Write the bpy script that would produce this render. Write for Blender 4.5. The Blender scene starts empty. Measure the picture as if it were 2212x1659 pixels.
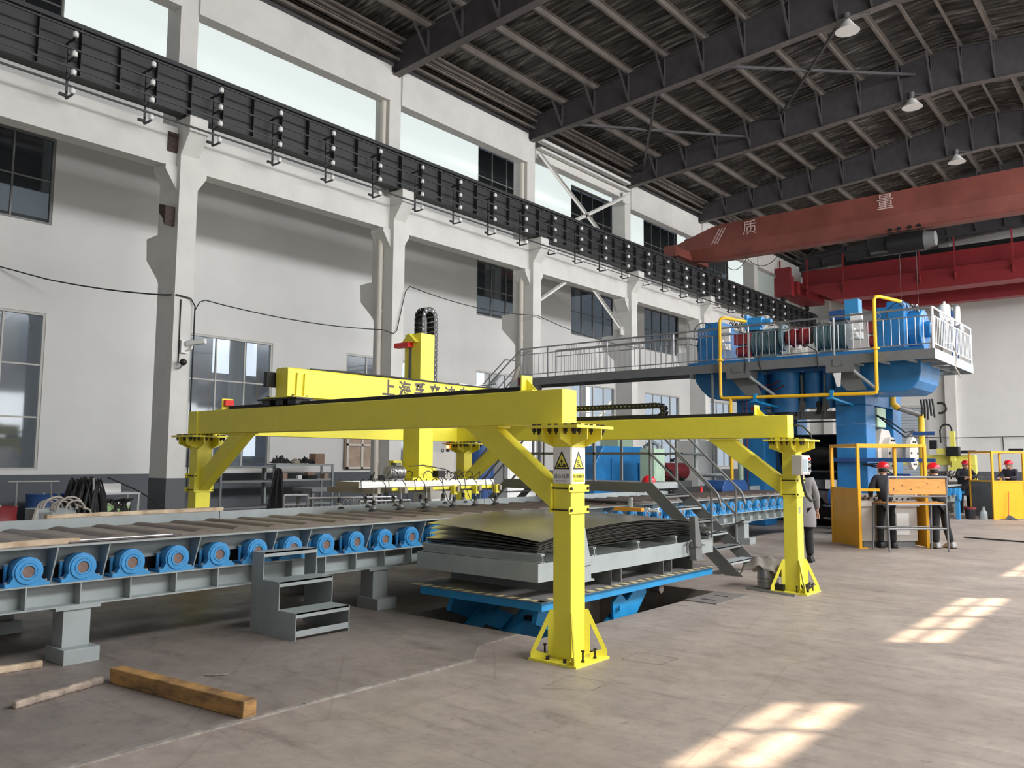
import bpy, math, random
from mathutils import Vector, Matrix
random.seed(7)
PI = math.pi
S = bpy.context.scene
COL = S.collection

# ------------------------------------------------------------------ camera, light, exposure
cam_d = bpy.data.cameras.new('camera')
cam = bpy.data.objects.new('camera', cam_d)
COL.objects.link(cam)
S.camera = cam
YAW, PITCH, ROLL = math.radians(-39.758), math.radians(5.294), math.radians(0.41)
f = Vector((math.sin(YAW) * math.cos(PITCH), math.cos(YAW) * math.cos(PITCH), math.sin(PITCH)))
r = Vector((math.cos(YAW), -math.sin(YAW), 0.0))
u = r.cross(f)
r, u = r * math.cos(ROLL) + u * math.sin(ROLL), -r * math.sin(ROLL) + u * math.cos(ROLL)
mw = Matrix((r, u, -f)).transposed().to_4x4()
mw.translation = Vector((0, 0, 1.7))
cam.matrix_world = mw
cam_d.sensor_fit = 'HORIZONTAL'
cam_d.sensor_width = 36.0
cam_d.lens = 36.0 * 1774.3 / 2212.0
cam_d.clip_start, cam_d.clip_end = 0.05, 300

S.view_settings.view_transform = 'Standard'
S.view_settings.look = 'None'
S.view_settings.gamma = 1.0
S.view_settings.exposure = 0.17
S.view_settings.use_curve_mapping = False
S.cycles.max_bounces = 8
S.cycles.diffuse_bounces = 5
S.cycles.glossy_bounces = 3
S.cycles.transparent_max_bounces = 8
S.cycles.sample_clamp_indirect = 6.0

W = bpy.data.worlds.new('sky')
S.world = W
W.use_nodes = True
bg = W.node_tree.nodes['Background']
bg.inputs[0].default_value = (0.86, 0.93, 1.0, 1)
bg.inputs[1].default_value = 1.0

sun_d = bpy.data.lights.new('sun', 'SUN')
sun_d.energy = 22.0
sun_d.color = (1.0, 0.80, 0.58)
sun_d.angle = math.radians(0.53)
sun = bpy.data.objects.new('sun', sun_d)
COL.objects.link(sun)
sun.location = (20, 20, 25)
sun.rotation_euler = Vector((-0.585, -0.494, -0.643)).to_track_quat('-Z', 'Y').to_euler()

def area(name, loc, sx, sy, energy, color, rot):
    d = bpy.data.lights.new(name, 'AREA')
    d.shape = 'RECTANGLE'
    d.size, d.size_y = sx, sy
    d.energy = energy
    d.color = color
    o = bpy.data.objects.new(name, d)
    COL.objects.link(o)
    o.location = loc
    o.rotation_euler = rot
    return o
# daylight falling in through the window rows of the right-hand wall 
area('daylight_lower_windows', (6.3, 24.5, 3.4), 3.4, 43, 1500, (1.0, 0.985, 0.95), (0, math.radians(62), 0))
area('daylight_upper_windows', (6.3, 24.5, 10.2), 3.4, 43, 9500, (0.98, 0.985, 1.0), (0, math.radians(52), 0))

area('daylight_front_windows', (-4.5, -12.6, 5.0), 10, 5.0, 190, (0.99, 0.98, 0.96), (math.radians(80), 0, 0))  # fill lamp added behind the camera to lift the shaded camera-facing sides

# ------------------------------------------------------------------ materials
def mat(name, col, rough=0.6, metal=0.0, noise=0.0, scale=4.0, bump=0.0, bscale=30.0, emit=None, estr=1.0, col2=None, spec=0.5, alpha=None, detail=6.0, stretch=None):
    m = bpy.data.materials.new(name)
    m.use_nodes = True
    nt = m.node_tree
    b = nt.nodes['Principled BSDF']
    b.inputs['Base Color'].default_value = (*col, 1)
    b.inputs['Roughness'].default_value = rough
    b.inputs['Metallic'].default_value = metal
    b.inputs['Specular IOR Level'].default_value = spec
    if noise > 0 or col2 or bump > 0:
        tc = nt.nodes.new('ShaderNodeTexCoord')
        src = tc.outputs['Object']
        if stretch:
            mp = nt.nodes.new('ShaderNodeMapping')
            mp.inputs['Scale'].default_value = stretch
            nt.links.new(src, mp.inputs[0])
            src = mp.outputs[0]
    if noise > 0 or col2:
        n = nt.nodes.new('ShaderNodeTexNoise')
        n.inputs['Scale'].default_value = scale
        n.inputs['Detail'].default_value = detail
        n.inputs['Roughness'].default_value = 0.62
        nt.links.new(src, n.inputs['Vector'])
        rp = nt.nodes.new('ShaderNodeValToRGB')
        c2 = col2 if col2 else tuple(max(0, c * (1 - noise)) for c in col)
        c1 = col if col2 else tuple(min(1, c * (1 + noise * 0.4)) for c in col)
        rp.color_ramp.elements[0].position = 0.32
        rp.color_ramp.elements[0].color = (*c2, 1)
        rp.color_ramp.elements[1].position = 0.62
        rp.color_ramp.elements[1].color = (*c1, 1)
        nt.links.new(n.outputs['Fac'], rp.inputs[0])
        nt.links.new(rp.outputs[0], b.inputs['Base Color'])
    if bump > 0:
        n2 = nt.nodes.new('ShaderNodeTexNoise')
        n2.inputs['Scale'].default_value = bscale
        n2.inputs['Detail'].default_value = 4
        nt.links.new(src, n2.inputs['Vector'])
        bp = nt.nodes.new('ShaderNodeBump')
        bp.inputs['Strength'].default_value = bump
        bp.inputs['Distance'].default_value = 0.01
        nt.links.new(n2.outputs['Fac'], bp.inputs['Height'])
        nt.links.new(bp.outputs[0], b.inputs['Normal'])
    if emit:
        b.inputs['Emission Color'].default_value = (*emit, 1)
        b.inputs['Emission Strength'].default_value = estr
    if alpha is not None:
        b.inputs['Alpha'].default_value = alpha
    return m

M = {}
M['yellow'] = mat('gantry_yellow_paint', (0.86, 0.77, 0.07), 0.42, noise=0.05, scale=3, bump=0.05)
M['yellow2'] = mat('robot_yellow_paint', (0.80, 0.74, 0.14), 0.45)
M['orange'] = mat('cabin_orange_paint', (0.85, 0.42, 0.015), 0.4, noise=0.06)
M['pipe'] = mat('pipe_yellow_paint', (0.85, 0.50, 0.02), 0.35)
M['grey'] = mat('grey_green_paint', (0.32, 0.355, 0.355), 0.5, noise=0.14, scale=2.5, bump=0.05)
M['greyd'] = mat('dark_grey_paint', (0.15, 0.155, 0.155), 0.5, noise=0.12)
M['stair'] = mat('stair_grey_paint', (0.17, 0.175, 0.18), 0.45, noise=0.12)
M['girder'] = mat('runway_dark_paint', (0.035, 0.036, 0.038), 0.55, noise=0.15, scale=1.2)
M['black'] = mat('black_plastic', (0.012, 0.012, 0.013), 0.45)
M['rubber'] = mat('black_rubber', (0.02, 0.02, 0.021), 0.7)
M['bolt'] = mat('dark_bolt_steel', (0.05, 0.04, 0.04), 0.45, metal=0.6)
M['steel'] = mat('bare_steel', (0.45, 0.45, 0.45), 0.35, metal=0.8)
M['stainless'] = mat('stainless_tube', (0.42, 0.42, 0.43), 0.35, metal=0.75)
M['deck'] = mat('dusty_deck_steel', (0.27, 0.235, 0.205), 0.65, noise=0.35, scale=7)
M['rollr'] = mat('rusty_roller_steel', (0.16, 0.12, 0.10), 0.5, metal=0.3, col2=(0.10, 0.085, 0.08), scale=6)
M['shaft'] = mat('rusty_shaft_face', (0.21, 0.125, 0.10), 0.6, col2=(0.13, 0.085, 0.07), scale=14)
M['blue'] = mat('bearing_blue_paint', (0.04, 0.26, 0.55), 0.4, noise=0.1, scale=8)
M['millblue'] = mat('mill_blue_paint', (0.02, 0.17, 0.42), 0.38, noise=0.3, scale=1.6)
M['tableblue'] = mat('table_blue_paint', (0.01, 0.24, 0.52), 0.45, noise=0.15)
M['drumblue'] = mat('drum_blue_paint', (0.02, 0.07, 0.22), 0.4, noise=0.1)
M['motorg'] = mat('motor_grey_blue', (0.10, 0.17, 0.19), 0.5, noise=0.15)
M['red'] = mat('bright_red', (0.75, 0.03, 0.03), 0.35)
M['helmet'] = mat('helmet_red', (0.72, 0.012, 0.03), 0.28)
M['darkred'] = mat('dark_red_paint', (0.20, 0.02, 0.025), 0.45, noise=0.15)
M['crane'] = mat('old_crane_red', (0.21, 0.06, 0.045), 0.55, noise=0.25, scale=1.0)
M['crane2'] = mat('crane_red', (0.27, 0.025, 0.032), 0.5, noise=0.12, scale=1.0)
M['white'] = mat('white_paint', (0.80, 0.80, 0.78), 0.5)
M['alu'] = mat('white_aluminium', (0.82, 0.82, 0.80), 0.4)
M['khaki'] = mat('khaki_profile', (0.28, 0.25, 0.20), 0.5)
M['mint'] = mat('mint_green_paint', (0.42, 0.58, 0.44), 0.5, noise=0.12)
M['lgreen'] = mat('welder_green', (0.32, 0.50, 0.20), 0.5)
M['text'] = mat('lettering_dark', (0.09, 0.07, 0.06), 0.6)
M['textw'] = mat('lettering_pale', (0.60, 0.42, 0.38), 0.6)
M['plaster'] = mat('wall_plaster', (0.70, 0.70, 0.68), 0.9, noise=0.05, scale=0.6)
M['concrete'] = mat('column_plaster', (0.66, 0.65, 0.62), 0.9, noise=0.08, scale=1.2)
M['wains'] = mat('wainscot_grey', (0.095, 0.105, 0.12), 0.7, noise=0.06)
M['wains2'] = mat('column_foot_grey', (0.10, 0.105, 0.115), 0.7)
M['rafter'] = mat('rafter_grey_paint', (0.075, 0.07, 0.073), 0.5, noise=0.2)
M['rafterf'] = mat('rafter_flange_paint', (0.12, 0.106, 0.10), 0.55, noise=0.2)
M['purlin'] = mat('purlin_steel', (0.15, 0.128, 0.112), 0.55, noise=0.3, scale=2)
M['daylite'] = mat('daylit_panel', (0.75, 0.8, 0.8), 0.8, emit=(0.775, 0.86, 0.845), estr=0.80)  # glow put into the upper wall's material to imitate its daylit brightness
M['outdoor'] = mat('daylit_opening', (0.8, 0.85, 0.9), 0.8, emit=(0.92, 0.96, 1.0), estr=1.6)
M['frame'] = mat('window_frame_metal', (0.50, 0.49, 0.46), 0.5)
M['framed'] = mat('window_frame_dark', (0.20, 0.20, 0.20), 0.5)
M['frost'] = mat('pale_window_film', (0.45, 0.50, 0.56), 0.35)
M['woodb'] = mat('beam_wood', (0.46, 0.25, 0.08), 0.75, col2=(0.10, 0.06, 0.035), scale=3.6, bump=0.5, bscale=18, stretch=(1, 1, 3))
M['woodp'] = mat('pale_wood', (0.62, 0.50, 0.36), 0.8, col2=(0.32, 0.22, 0.14), scale=5, bump=0.6, bscale=22)
M['woodr'] = mat('bark_wood', (0.42, 0.34, 0.27), 0.85, col2=(0.16, 0.13, 0.11), scale=9, bump=0.9, bscale=25)
M['tube'] = mat('grey_steel_tube', (0.20, 0.20, 0.21), 0.4, metal=0.4)
M['bench'] = mat('bench_pine', (0.62, 0.29, 0.07), 0.5, noise=0.22, scale=6, stretch=(0.6, 0.6, 5))
M['cardboard'] = mat('cardboard', (0.30, 0.20, 0.14), 0.85)
M['doorwood'] = mat('brown_door_wood', (0.40, 0.30, 0.23), 0.7, noise=0.2)
M['cloth'] = mat('grey_cloth', (0.42, 0.38, 0.34), 0.9, noise=0.15, scale=10)
M['dcloth'] = mat('black_cloth', (0.012, 0.012, 0.014), 0.95)
M['coat'] = mat('grey_coat', (0.20, 0.19, 0.19), 0.9, noise=0.1)
M['jacket'] = mat('dark_jacket', (0.018, 0.019, 0.024), 0.85)
M['jacket2'] = mat('navy_jacket', (0.028, 0.028, 0.045), 0.85)
M['trous'] = mat('black_trousers', (0.012, 0.012, 0.014), 0.9)
M['skin'] = mat('skin', (0.52, 0.30, 0.21), 0.55)
M['hair'] = mat('black_hair', (0.012, 0.010, 0.010), 0.6)
M['shoe'] = mat('white_sneaker', (0.38, 0.38, 0.38), 0.6, noise=0.5, scale=60)
M['pvc'] = mat('cream_drain_pipe', (0.62, 0.58, 0.51), 0.5)
M['beige'] = mat('console_beige', (0.48, 0.45, 0.41), 0.6, noise=0.06)
M['hazy'] = mat('hazard_yellow', (0.60, 0.53, 0.28), 0.7, noise=0.35, scale=20)
M['hazk'] = mat('hazard_dark', (0.10, 0.095, 0.09), 0.7, noise=0.3, scale=20)
M['mat'] = mat('table_deck_steel', (0.17, 0.16, 0.155), 0.6, noise=0.3, scale=5)
M['signw'] = mat('sign_white', (0.78, 0.78, 0.78), 0.45)
M['signy'] = mat('sign_yellow', (0.80, 0.74, 0.06), 0.5)
M['signk'] = mat('sign_black', (0.03, 0.022, 0.018), 0.5)
M['screen'] = mat('box_window_glass', (0.30, 0.37, 0.40), 0.15)
M['lampw'] = mat('lamp_reflector', (0.75, 0.73, 0.70), 0.5)
M['lampe'] = mat('red_pilot_light', (1, 0.1, 0.05), 0.5, emit=(1.0, 0.18, 0.08), estr=6)
M['rustp'] = mat('rusty_bracket', (0.07, 0.045, 0.04), 0.8, col2=(0.03, 0.02, 0.02), scale=15)
M['seam'] = mat('worn_steel_strip', (0.30, 0.27, 0.24), 0.6, noise=0.4, scale=14)
M['chk'] = mat('checker_plate', (0.20, 0.18, 0.165), 0.6, noise=0.25, scale=30, bump=0.6, bscale=90)
M['roofin'] = mat('neighbour_roof', (0.02, 0.02, 0.022), 0.8)
M['nwall'] = mat('neighbour_wall', (0.13, 0.15, 0.18), 0.8, noise=0.1)
M['clear'] = mat('clear_plastic', (0.45, 0.5, 0.5), 0.1, alpha=0.5)
M['rolld'] = mat('work_roll_steel', (0.05, 0.05, 0.05), 0.28, metal=0.85)
M['orangeh'] = mat('orange_box', (0.8, 0.35, 0.04), 0.5)

def ramp(nt, fac, stops):
    n = nt.nodes.new('ShaderNodeValToRGB')
    e = n.color_ramp.elements
    while len(e) < len(stops):
        e.new(0.5)
    for i, (p, c) in enumerate(stops):
        e[i].position = p
        e[i].color = (*c, 1)
    nt.links.new(fac, n.inputs[0])
    return n.outputs[0]

def mixc(nt, a, b, fac, mode='MIX'):
    n = nt.nodes.new('ShaderNodeMix')
    n.data_type = 'RGBA'
    n.blend_type = mode
    if isinstance(fac, float):
        n.inputs[0].default_value = fac
    else:
        nt.links.new(fac, n.inputs[0])
    for i, v in ((6, a), (7, b)):
        if isinstance(v, tuple):
            n.inputs[i].default_value = (*v, 1)
        else:
            nt.links.new(v, n.inputs[i])
    return n.outputs[2]

def floor_material(name, base, dark, light):
    m = bpy.data.materials.new(name)
    m.use_nodes = True
    nt = m.node_tree
    b = nt.nodes['Principled BSDF']
    tc = nt.nodes.new('ShaderNodeTexCoord')
    def noise(sc, det, st=None, ro=0.6):
        src = tc.outputs['Object']
        if st:
            mp = nt.nodes.new('ShaderNodeMapping')
            mp.inputs['Scale'].default_value = st[:3]
            mp.inputs['Rotation'].default_value = (0, 0, st[3])
            nt.links.new(src, mp.inputs[0])
            src = mp.outputs[0]
        n = nt.nodes.new('ShaderNodeTexNoise')
        n.inputs['Scale'].default_value = sc
        n.inputs['Detail'].default_value = det
        n.inputs['Roughness'].default_value = ro
        nt.links.new(src, n.inputs['Vector'])
        return n.outputs['Fac']
    big = ramp(nt, noise(0.7, 5), [(0.33, dark), (0.55, base), (0.75, light)])
    streak = ramp(nt, noise(2.2, 8, (0.5, 2.6, 1, 0.75), 0.7), [(0.30, (0.62, 0.60, 0.60)), (0.44, (0.93, 0.93, 0.93)), (0.60, (1.0, 1.0, 1.0)), (0.74, (1.16, 1.16, 1.14))])
    c = mixc(nt, big, streak, 1.0, 'MULTIPLY')
    spots = ramp(nt, noise(9.0, 3), [(0.28, (0.25, 0.23, 0.22)), (0.34, (1, 1, 1))])
    c = mixc(nt, c, spots, 0.4, 'MULTIPLY')
    fine = ramp(nt, noise(5.5, 10, (1, 1, 1, 0.3), 0.75), [(0.34, (0.80, 0.79, 0.79)), (0.52, (1, 1, 1)), (0.72, (1.09, 1.09, 1.08))])
    c = mixc(nt, c, fine, 1.0, 'MULTIPLY')
    w_ = nt.nodes.new('ShaderNodeTexWave')
    w_.inputs['Scale'].default_value = 0.23
    w_.inputs['Distortion'].default_value = 14
    w_.inputs['Detail'].default_value = 5
    w_.inputs['Detail Scale'].default_value = 1.4
    nt.links.new(tc.outputs['Object'], w_.inputs['Vector'])
    sc = ramp(nt, w_.outputs['Fac'], [(0.0, (1.22, 1.20, 1.17)), (0.004, (1, 1, 1))])
    c = mixc(nt, c, sc, 0.3, 'MULTIPLY')
    # joints
    v = nt.nodes.new('ShaderNodeTexVoronoi')
    v.feature = 'DISTANCE_TO_EDGE'
    v.inputs['Scale'].default_value = 0.55
    mp = nt.nodes.new('ShaderNodeMapping')
    mp.inputs['Rotation'].default_value = (0, 0, 0.4)
    nt.links.new(tc.outputs['Object'], mp.inputs[0])
    nt.links.new(mp.outputs[0], v.inputs['Vector'])
    cr = ramp(nt, v.outputs['Distance'], [(0.0, (0.72, 0.70, 0.68)), (0.006, (1, 1, 1))])
    c = mixc(nt, c, cr, 0.6, 'MULTIPLY')
    nt.links.new(c, b.inputs['Base Color'])
    rr = ramp(nt, noise(1.5, 4), [(0.3, (0.42, 0.42, 0.42)), (0.7, (0.68, 0.68, 0.68))])
    nt.links.new(rr, b.inputs['Roughness'])
    bp = nt.nodes.new('ShaderNodeBump')
    bp.inputs['Strength'].default_value = 0.12
    bp.inputs['Distance'].default_value = 0.01
    nt.links.new(noise(14, 6), bp.inputs['Height'])
    nt.links.new(bp.outputs[0], b.inputs['Normal'])
    return m
M['floor'] = floor_material('concrete_floor', (0.345, 0.290, 0.250), (0.270, 0.226, 0.198), (0.405, 0.348, 0.305))
M['plate'] = floor_material('steel_floor_plates', (0.27, 0.228, 0.205), (0.21, 0.18, 0.163), (0.32, 0.275, 0.248))

def roof_material():
    m = bpy.data.materials.new('corrugated_roof_sheet')
    m.use_nodes = True
    nt = m.node_tree
    b = nt.nodes['Principled BSDF']
    tc = nt.nodes.new('ShaderNodeTexCoord')
    mp = nt.nodes.new('ShaderNodeMapping')
    mp.inputs['Scale'].default_value = (0.5, 5.0, 1)
    nt.links.new(tc.outputs['Object'], mp.inputs[0])
    n = nt.nodes.new('ShaderNodeTexNoise')
    n.inputs['Scale'].default_value = 2.2
    n.inputs['Detail'].default_value = 5
    nt.links.new(mp.outputs[0], n.inputs['Vector'])
    c = ramp(nt, n.outputs['Fac'], [(0.35, (0.03, 0.027, 0.025)), (0.55, (0.09, 0.083, 0.075)), (0.70, (0.30, 0.28, 0.26))])
    nt.links.new(c, b.inputs['Base Color'])
    b.inputs['Metallic'].default_value = 0.35
    b.inputs['Roughness'].default_value = 0.42
    return m
M['roof'] = roof_material()

def glass_material(nm='window_glass', tint=(0.80, 0.84, 0.88), dif=0.10):
    m = bpy.data.materials.new(nm)
    m.use_nodes = True
    nt = m.node_tree
    nt.nodes.remove(nt.nodes['Principled BSDF'])
    out = nt.nodes['Material Output']
    t = nt.nodes.new('ShaderNodeBsdfTransparent')
    t.inputs[0].default_value = (*tint, 1)
    g = nt.nodes.new('ShaderNodeBsdfGlossy')
    g.inputs['Roughness'].default_value = 0.05
    g.inputs[0].default_value = (0.8, 0.85, 0.9, 1)
    d = nt.nodes.new('ShaderNodeBsdfDiffuse')
    d.inputs[0].default_value = (0.45, 0.50, 0.55, 1)
    mx = nt.nodes.new('ShaderNodeMixShader')
    mx.inputs[0].default_value = 0.16
    nt.links.new(t.outputs[0], mx.inputs[1])
    nt.links.new(g.outputs[0], mx.inputs[2])
    m2 = nt.nodes.new('ShaderNodeMixShader')
    m2.inputs[0].default_value = dif
    nt.links.new(mx.outputs[0], m2.inputs[1])
    nt.links.new(d.outputs[0], m2.inputs[2])
    nt.links.new(m2.outputs[0], out.inputs[0])
    return m
M['glass'] = glass_material()
M['glassd'] = glass_material('dark_window_glass', (0.30, 0.32, 0.34), 0.04)

def sheet_material():
    m = bpy.data.materials.new('oily_steel_sheet')
    m.use_nodes = True
    nt = m.node_tree
    b = nt.nodes['Principled BSDF']
    tc = nt.nodes.new('ShaderNodeTexCoord')
    n = nt.nodes.new('ShaderNodeTexNoise')
    n.inputs['Scale'].default_value = 1.6
    n.inputs['Detail'].default_value = 4
    nt.links.new(tc.outputs['Object'], n.inputs['Vector'])
    c = ramp(nt, n.outputs['Fac'], [(0.35, (0.10, 0.095, 0.085)), (0.55, (0.20, 0.19, 0.15)), (0.7, (0.27, 0.25, 0.19))])
    nt.links.new(c, b.inputs['Base Color'])
    b.inputs['Metallic'].default_value = 0.75
    b.inputs['Roughness'].default_value = 0.26
    return m
M['sheet'] = sheet_material()
M['sheete'] = mat('sheet_cut_edge', (0.10, 0.10, 0.10), 0.4, metal=0.5)

# ------------------------------------------------------------------ mesh builder
WM = {}
def wmat(o):
    return WM[o.name] if o is not None else Matrix.Identity(4)

def setp(o, label=None, cat=None, group=None, kind=None):
    if label: o['label'] = label
    if cat: o['category'] = cat
    if group: o['group'] = group
    if kind: o['kind'] = kind
    return o

def thing(name, label, cat, loc=(0, 0, 0), rot=0.0, group=None, kind=None):
    o = bpy.data.objects.new(name, None)
    o.empty_display_size = 0.2
    COL.objects.link(o)
    o.location = loc
    o.rotation_euler = (0, 0, rot)
    WM[o.name] = Matrix.Translation(Vector(loc)) @ Matrix.Rotation(rot, 4, 'Z')
    return setp(o, label, cat, group, kind)

class MB:
    def __init__(s):
        s.v, s.f, s.m = [], [], []
    def add(s, vs, fs, m=0):
        b = len(s.v)
        s.v += [tuple(q) for q in vs]
        s.f += [tuple(b + i for i in q) for q in fs]
        s.m += [m] * len(fs)
        return s
    def box(s, x0, x1, y0, y1, z0, z1, m=0):
        x0, x1 = min(x0, x1), max(x0, x1); y0, y1 = min(y0, y1), max(y0, y1); z0, z1 = min(z0, z1), max(z0, z1)
        vs = [(x, y, z) for z in (z0, z1) for y in (y0, y1) for x in (x0, x1)]
        return s.add(vs, [(0, 2, 3, 1), (4, 5, 7, 6), (0, 1, 5, 4), (2, 6, 7, 3), (0, 4, 6, 2), (1, 3, 7, 5)], m)
    def bar(s, p, q, w, h, up=(0, 0, 1), m=0):
        p, q = Vector(p), Vector(q)
        d = (q - p).normalized()
        sd = d.cross(Vector(up))
        if sd.length < 1e-5: sd = d.cross(Vector((1, 0, 0)))
        sd.normalize()
        t = sd.cross(d)
        vs = [c + sd * (a * w / 2) + t * (b * h / 2) for c in (p, q) for a, b in ((-1, -1), (1, -1), (1, 1), (-1, 1))]
        return s.add(vs, [(3, 2, 1, 0), (4, 5, 6, 7), (0, 1, 5, 4), (1, 2, 6, 5), (2, 3, 7, 6), (3, 0, 4, 7)], m)
    def tube(s, pts, rad, n=8, m=0, closed=False):
        pts = [Vector(p) for p in pts]
        N = len(pts)
        rings = []
        pu = None
        for i in range(N):
            if closed: d = pts[(i + 1) % N] - pts[i - 1]
            else: d = pts[min(i + 1, N - 1)] - pts[max(i - 1, 0)]
            d.normalize()
            if pu is None:
                pu = d.orthogonal().normalized()
            else:
                pu = (pu - d * pu.dot(d))
                pu = pu.normalized() if pu.length > 1e-6 else d.orthogonal().normalized()
            w = d.cross(pu)
            rr = rad[i] if isinstance(rad, (list, tuple)) else rad
            rings.append([pts[i] + (pu * math.cos(a) + w * math.sin(a)) * rr for a in [2 * PI * k / n for k in range(n)]])
        vs = [q for rg in rings for q in rg]
        fs = []
        for i in range(N if closed else N - 1):
            j = (i + 1) % N
            for k in range(n):
                fs.append((i * n + k, i * n + (k + 1) % n, j * n + (k + 1) % n, j * n + k))
        if not closed:
            fs.append(tuple(range(n))[::-1])
            fs.append(tuple((N - 1) * n + k for k in range(n)))
        return s.add(vs, fs, m)
    def cyl(s, p, q, rad, n=16, r2=None, m=0):
        return s.tube([p, q], [rad, rad if r2 is None else r2], n, m)
    def ring(s, c, axis, r0, r1, t, n=24, m=0):
        # flat annulus of thickness t along axis
        c = Vector(c); a = Vector(axis).normalized(); e = a.orthogonal().normalized(); g = a.cross(e)
        vs = []
        for k in range(n):
            d = e * math.cos(2 * PI * k / n) + g * math.sin(2 * PI * k / n)
            vs += [c + d * r0 - a * t / 2, c + d * r1 - a * t / 2, c + d * r1 + a * t / 2, c + d * r0 + a * t / 2]
        fs = []
        for k in range(n):
            j = (k + 1) % n
            for i in range(4):
                fs.append((k * 4 + i, k * 4 + (i + 1) % 4, j * 4 + (i + 1) % 4, j * 4 + i))
        return s.add(vs, fs, m)
    def prism(s, pts, plane, a0, a1, m=0):
        def P(p, a):
            return {'xz': (p[0], a, p[1]), 'yz': (a, p[0], p[1]), 'xy': (p[0], p[1], a)}[plane]
        n = len(pts)
        vs = [P(p, a0) for p in pts] + [P(p, a1) for p in pts]
        fs = [tuple(range(n))[::-1], tuple(range(n, 2 * n))] + [(i, (i + 1) % n, n + (i + 1) % n, n + i) for i in range(n)]
        return s.add(vs, fs, m)
    def lathe(s, prof, c, axis=(0, 0, 1), n=24, m=0):
        c = Vector(c); a = Vector(axis).normalized()
        e = a.orthogonal().normalized() if abs(a.z) < 0.9 else Vector((1, 0, 0)); e = (e - a * e.dot(a)).normalized(); g = a.cross(e)
        vs = [c + a * z + (e * math.cos(2 * PI * k / n) + g * math.sin(2 * PI * k / n)) * rr for rr, z in prof for k in range(n)]
        fs = []
        for i in range(len(prof) - 1):
            for k in range(n):
                fs.append((i * n + k, i * n + (k + 1) % n, (i + 1) * n + (k + 1) % n, (i + 1) * n + k))
        fs.append(tuple(range(n))[::-1]); fs.append(tuple((len(prof) - 1) * n + k for k in range(n)))
        return s.add(vs, fs, m)
    def ball(s, c, rx, ry=None, rz=None, n=12, m=0, zmin=-1.0):
        ry = rx if ry is None else ry; rz = rx if rz is None else rz
        k = max(4, n // 2)
        t0 = math.asin(max(-1, zmin)); prof = []
        vs, fs = [], []
        for i in range(k + 1):
            t = t0 + (PI / 2 - t0) * i / k
            for j in range(n):
                a = 2 * PI * j / n
                cc = max(math.cos(t), 0.001)
                vs.append((c[0] + rx * cc * math.cos(a), c[1] + ry * cc * math.sin(a), c[2] + rz * math.sin(t)))
        for i in range(k):
            for j in range(n):
                fs.append((i * n + j, i * n + (j + 1) % n, (i + 1) * n + (j + 1) % n, (i + 1) * n + j))
        fs.append(tuple(range(n))[::-1]); fs.append(tuple(k * n + j for j in range(n)))
        return s.add(vs, fs, m)
    def ibeam_x(s, x0, x1, y, z0, z1, w, tf=0.02, tw=0.012, m=0):
        s.box(x0, x1, y - w / 2, y + w / 2, z0, z0 + tf, m); s.box(x0, x1, y - w / 2, y + w / 2, z1 - tf, z1, m)
        return s.box(x0, x1, y - tw / 2, y + tw / 2, z0 + tf, z1 - tf, m)
    def ibeam_y(s, y0, y1, x, z0, z1, w, tf=0.02, tw=0.012, m=0):
        s.box(x - w / 2, x + w / 2, y0, y1, z0, z0 + tf, m); s.box(x - w / 2, x + w / 2, y0, y1, z1 - tf, z1, m)
        return s.box(x - tw / 2, x + tw / 2, y0, y1, z0 + tf, z1 - tf, m)
    def build(s, name, mt, parent=None, bevel=0.0, smooth=False, local=False, label=None, cat=None, group=None, kind=None):
        mts = mt if isinstance(mt, (list, tuple)) else [mt]
        me = bpy.data.meshes.new(name)
        vs = [Vector(q) for q in s.v]
        o = bpy.data.objects.new(name, me)
        COL.objects.link(o)
        if parent is not None:
            if not local:
                inv = wmat(parent).inverted()
                vs = [inv @ q for q in vs]
            o.parent = parent
            WM[o.name] = wmat(parent)
        else:
            xs = [q.x for q in vs]; ys = [q.y for q in vs]; zs = [q.z for q in vs]
            c = Vector(((min(xs) + max(xs)) / 2, (min(ys) + max(ys)) / 2, min(zs)))
            if kind == 'structure': c = Vector((0, 0, 0))
            o.location = c
            vs = [q - c for q in vs]
            WM[o.name] = Matrix.Translation(c)
        me.from_pydata([tuple(q) for q in vs], [], s.f)
        for x in mts: me.materials.append(M[x] if isinstance(x, str) else x)
        me.polygons.foreach_set('material_index', s.m)
        if smooth:
            me.polygons.foreach_set('use_smooth', [len(q) <= 4 for q in s.f])
            try: me.set_sharp_from_angle(angle=math.radians(40))
            except Exception: pass
        me.update()
        if bevel > 0:
            bv = o.modifiers.new('bevel', 'BEVEL'); bv.width = bevel; bv.segments = 2; bv.limit_method = 'ANGLE'
        return setp(o, label, cat, group, kind)

def arc(c, rad, a0, a1, n, plane='xz'):
    out = []
    for i in range(n + 1):
        a = math.radians(a0 + (a1 - a0) * i / n)
        p, q = rad * math.cos(a), rad * math.sin(a)
        out.append({'xz': (c[0] + p, c[1], c[2] + q), 'yz': (c[0], c[1] + p, c[2] + q), 'xy': (c[0] + p, c[1] + q, c[2])}[plane])
    return out

def dup(root, loc, rot=None, label=None, group=None):
    def cp(o, par):
        c = o.copy(); COL.objects.link(c); c.parent = par
        for ch in list(o.children): cp(ch, c)
        return c
    c = cp(root, None)
    c.location = loc
    if rot is not None: c.rotation_euler = (0, 0, rot)
    if label: c['label'] = label
    if group: c['group'] = group
    WM[c.name] = Matrix.Translation(Vector(loc)) @ Matrix.Rotation(c.rotation_euler[2], 4, 'Z')
    return c

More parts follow.
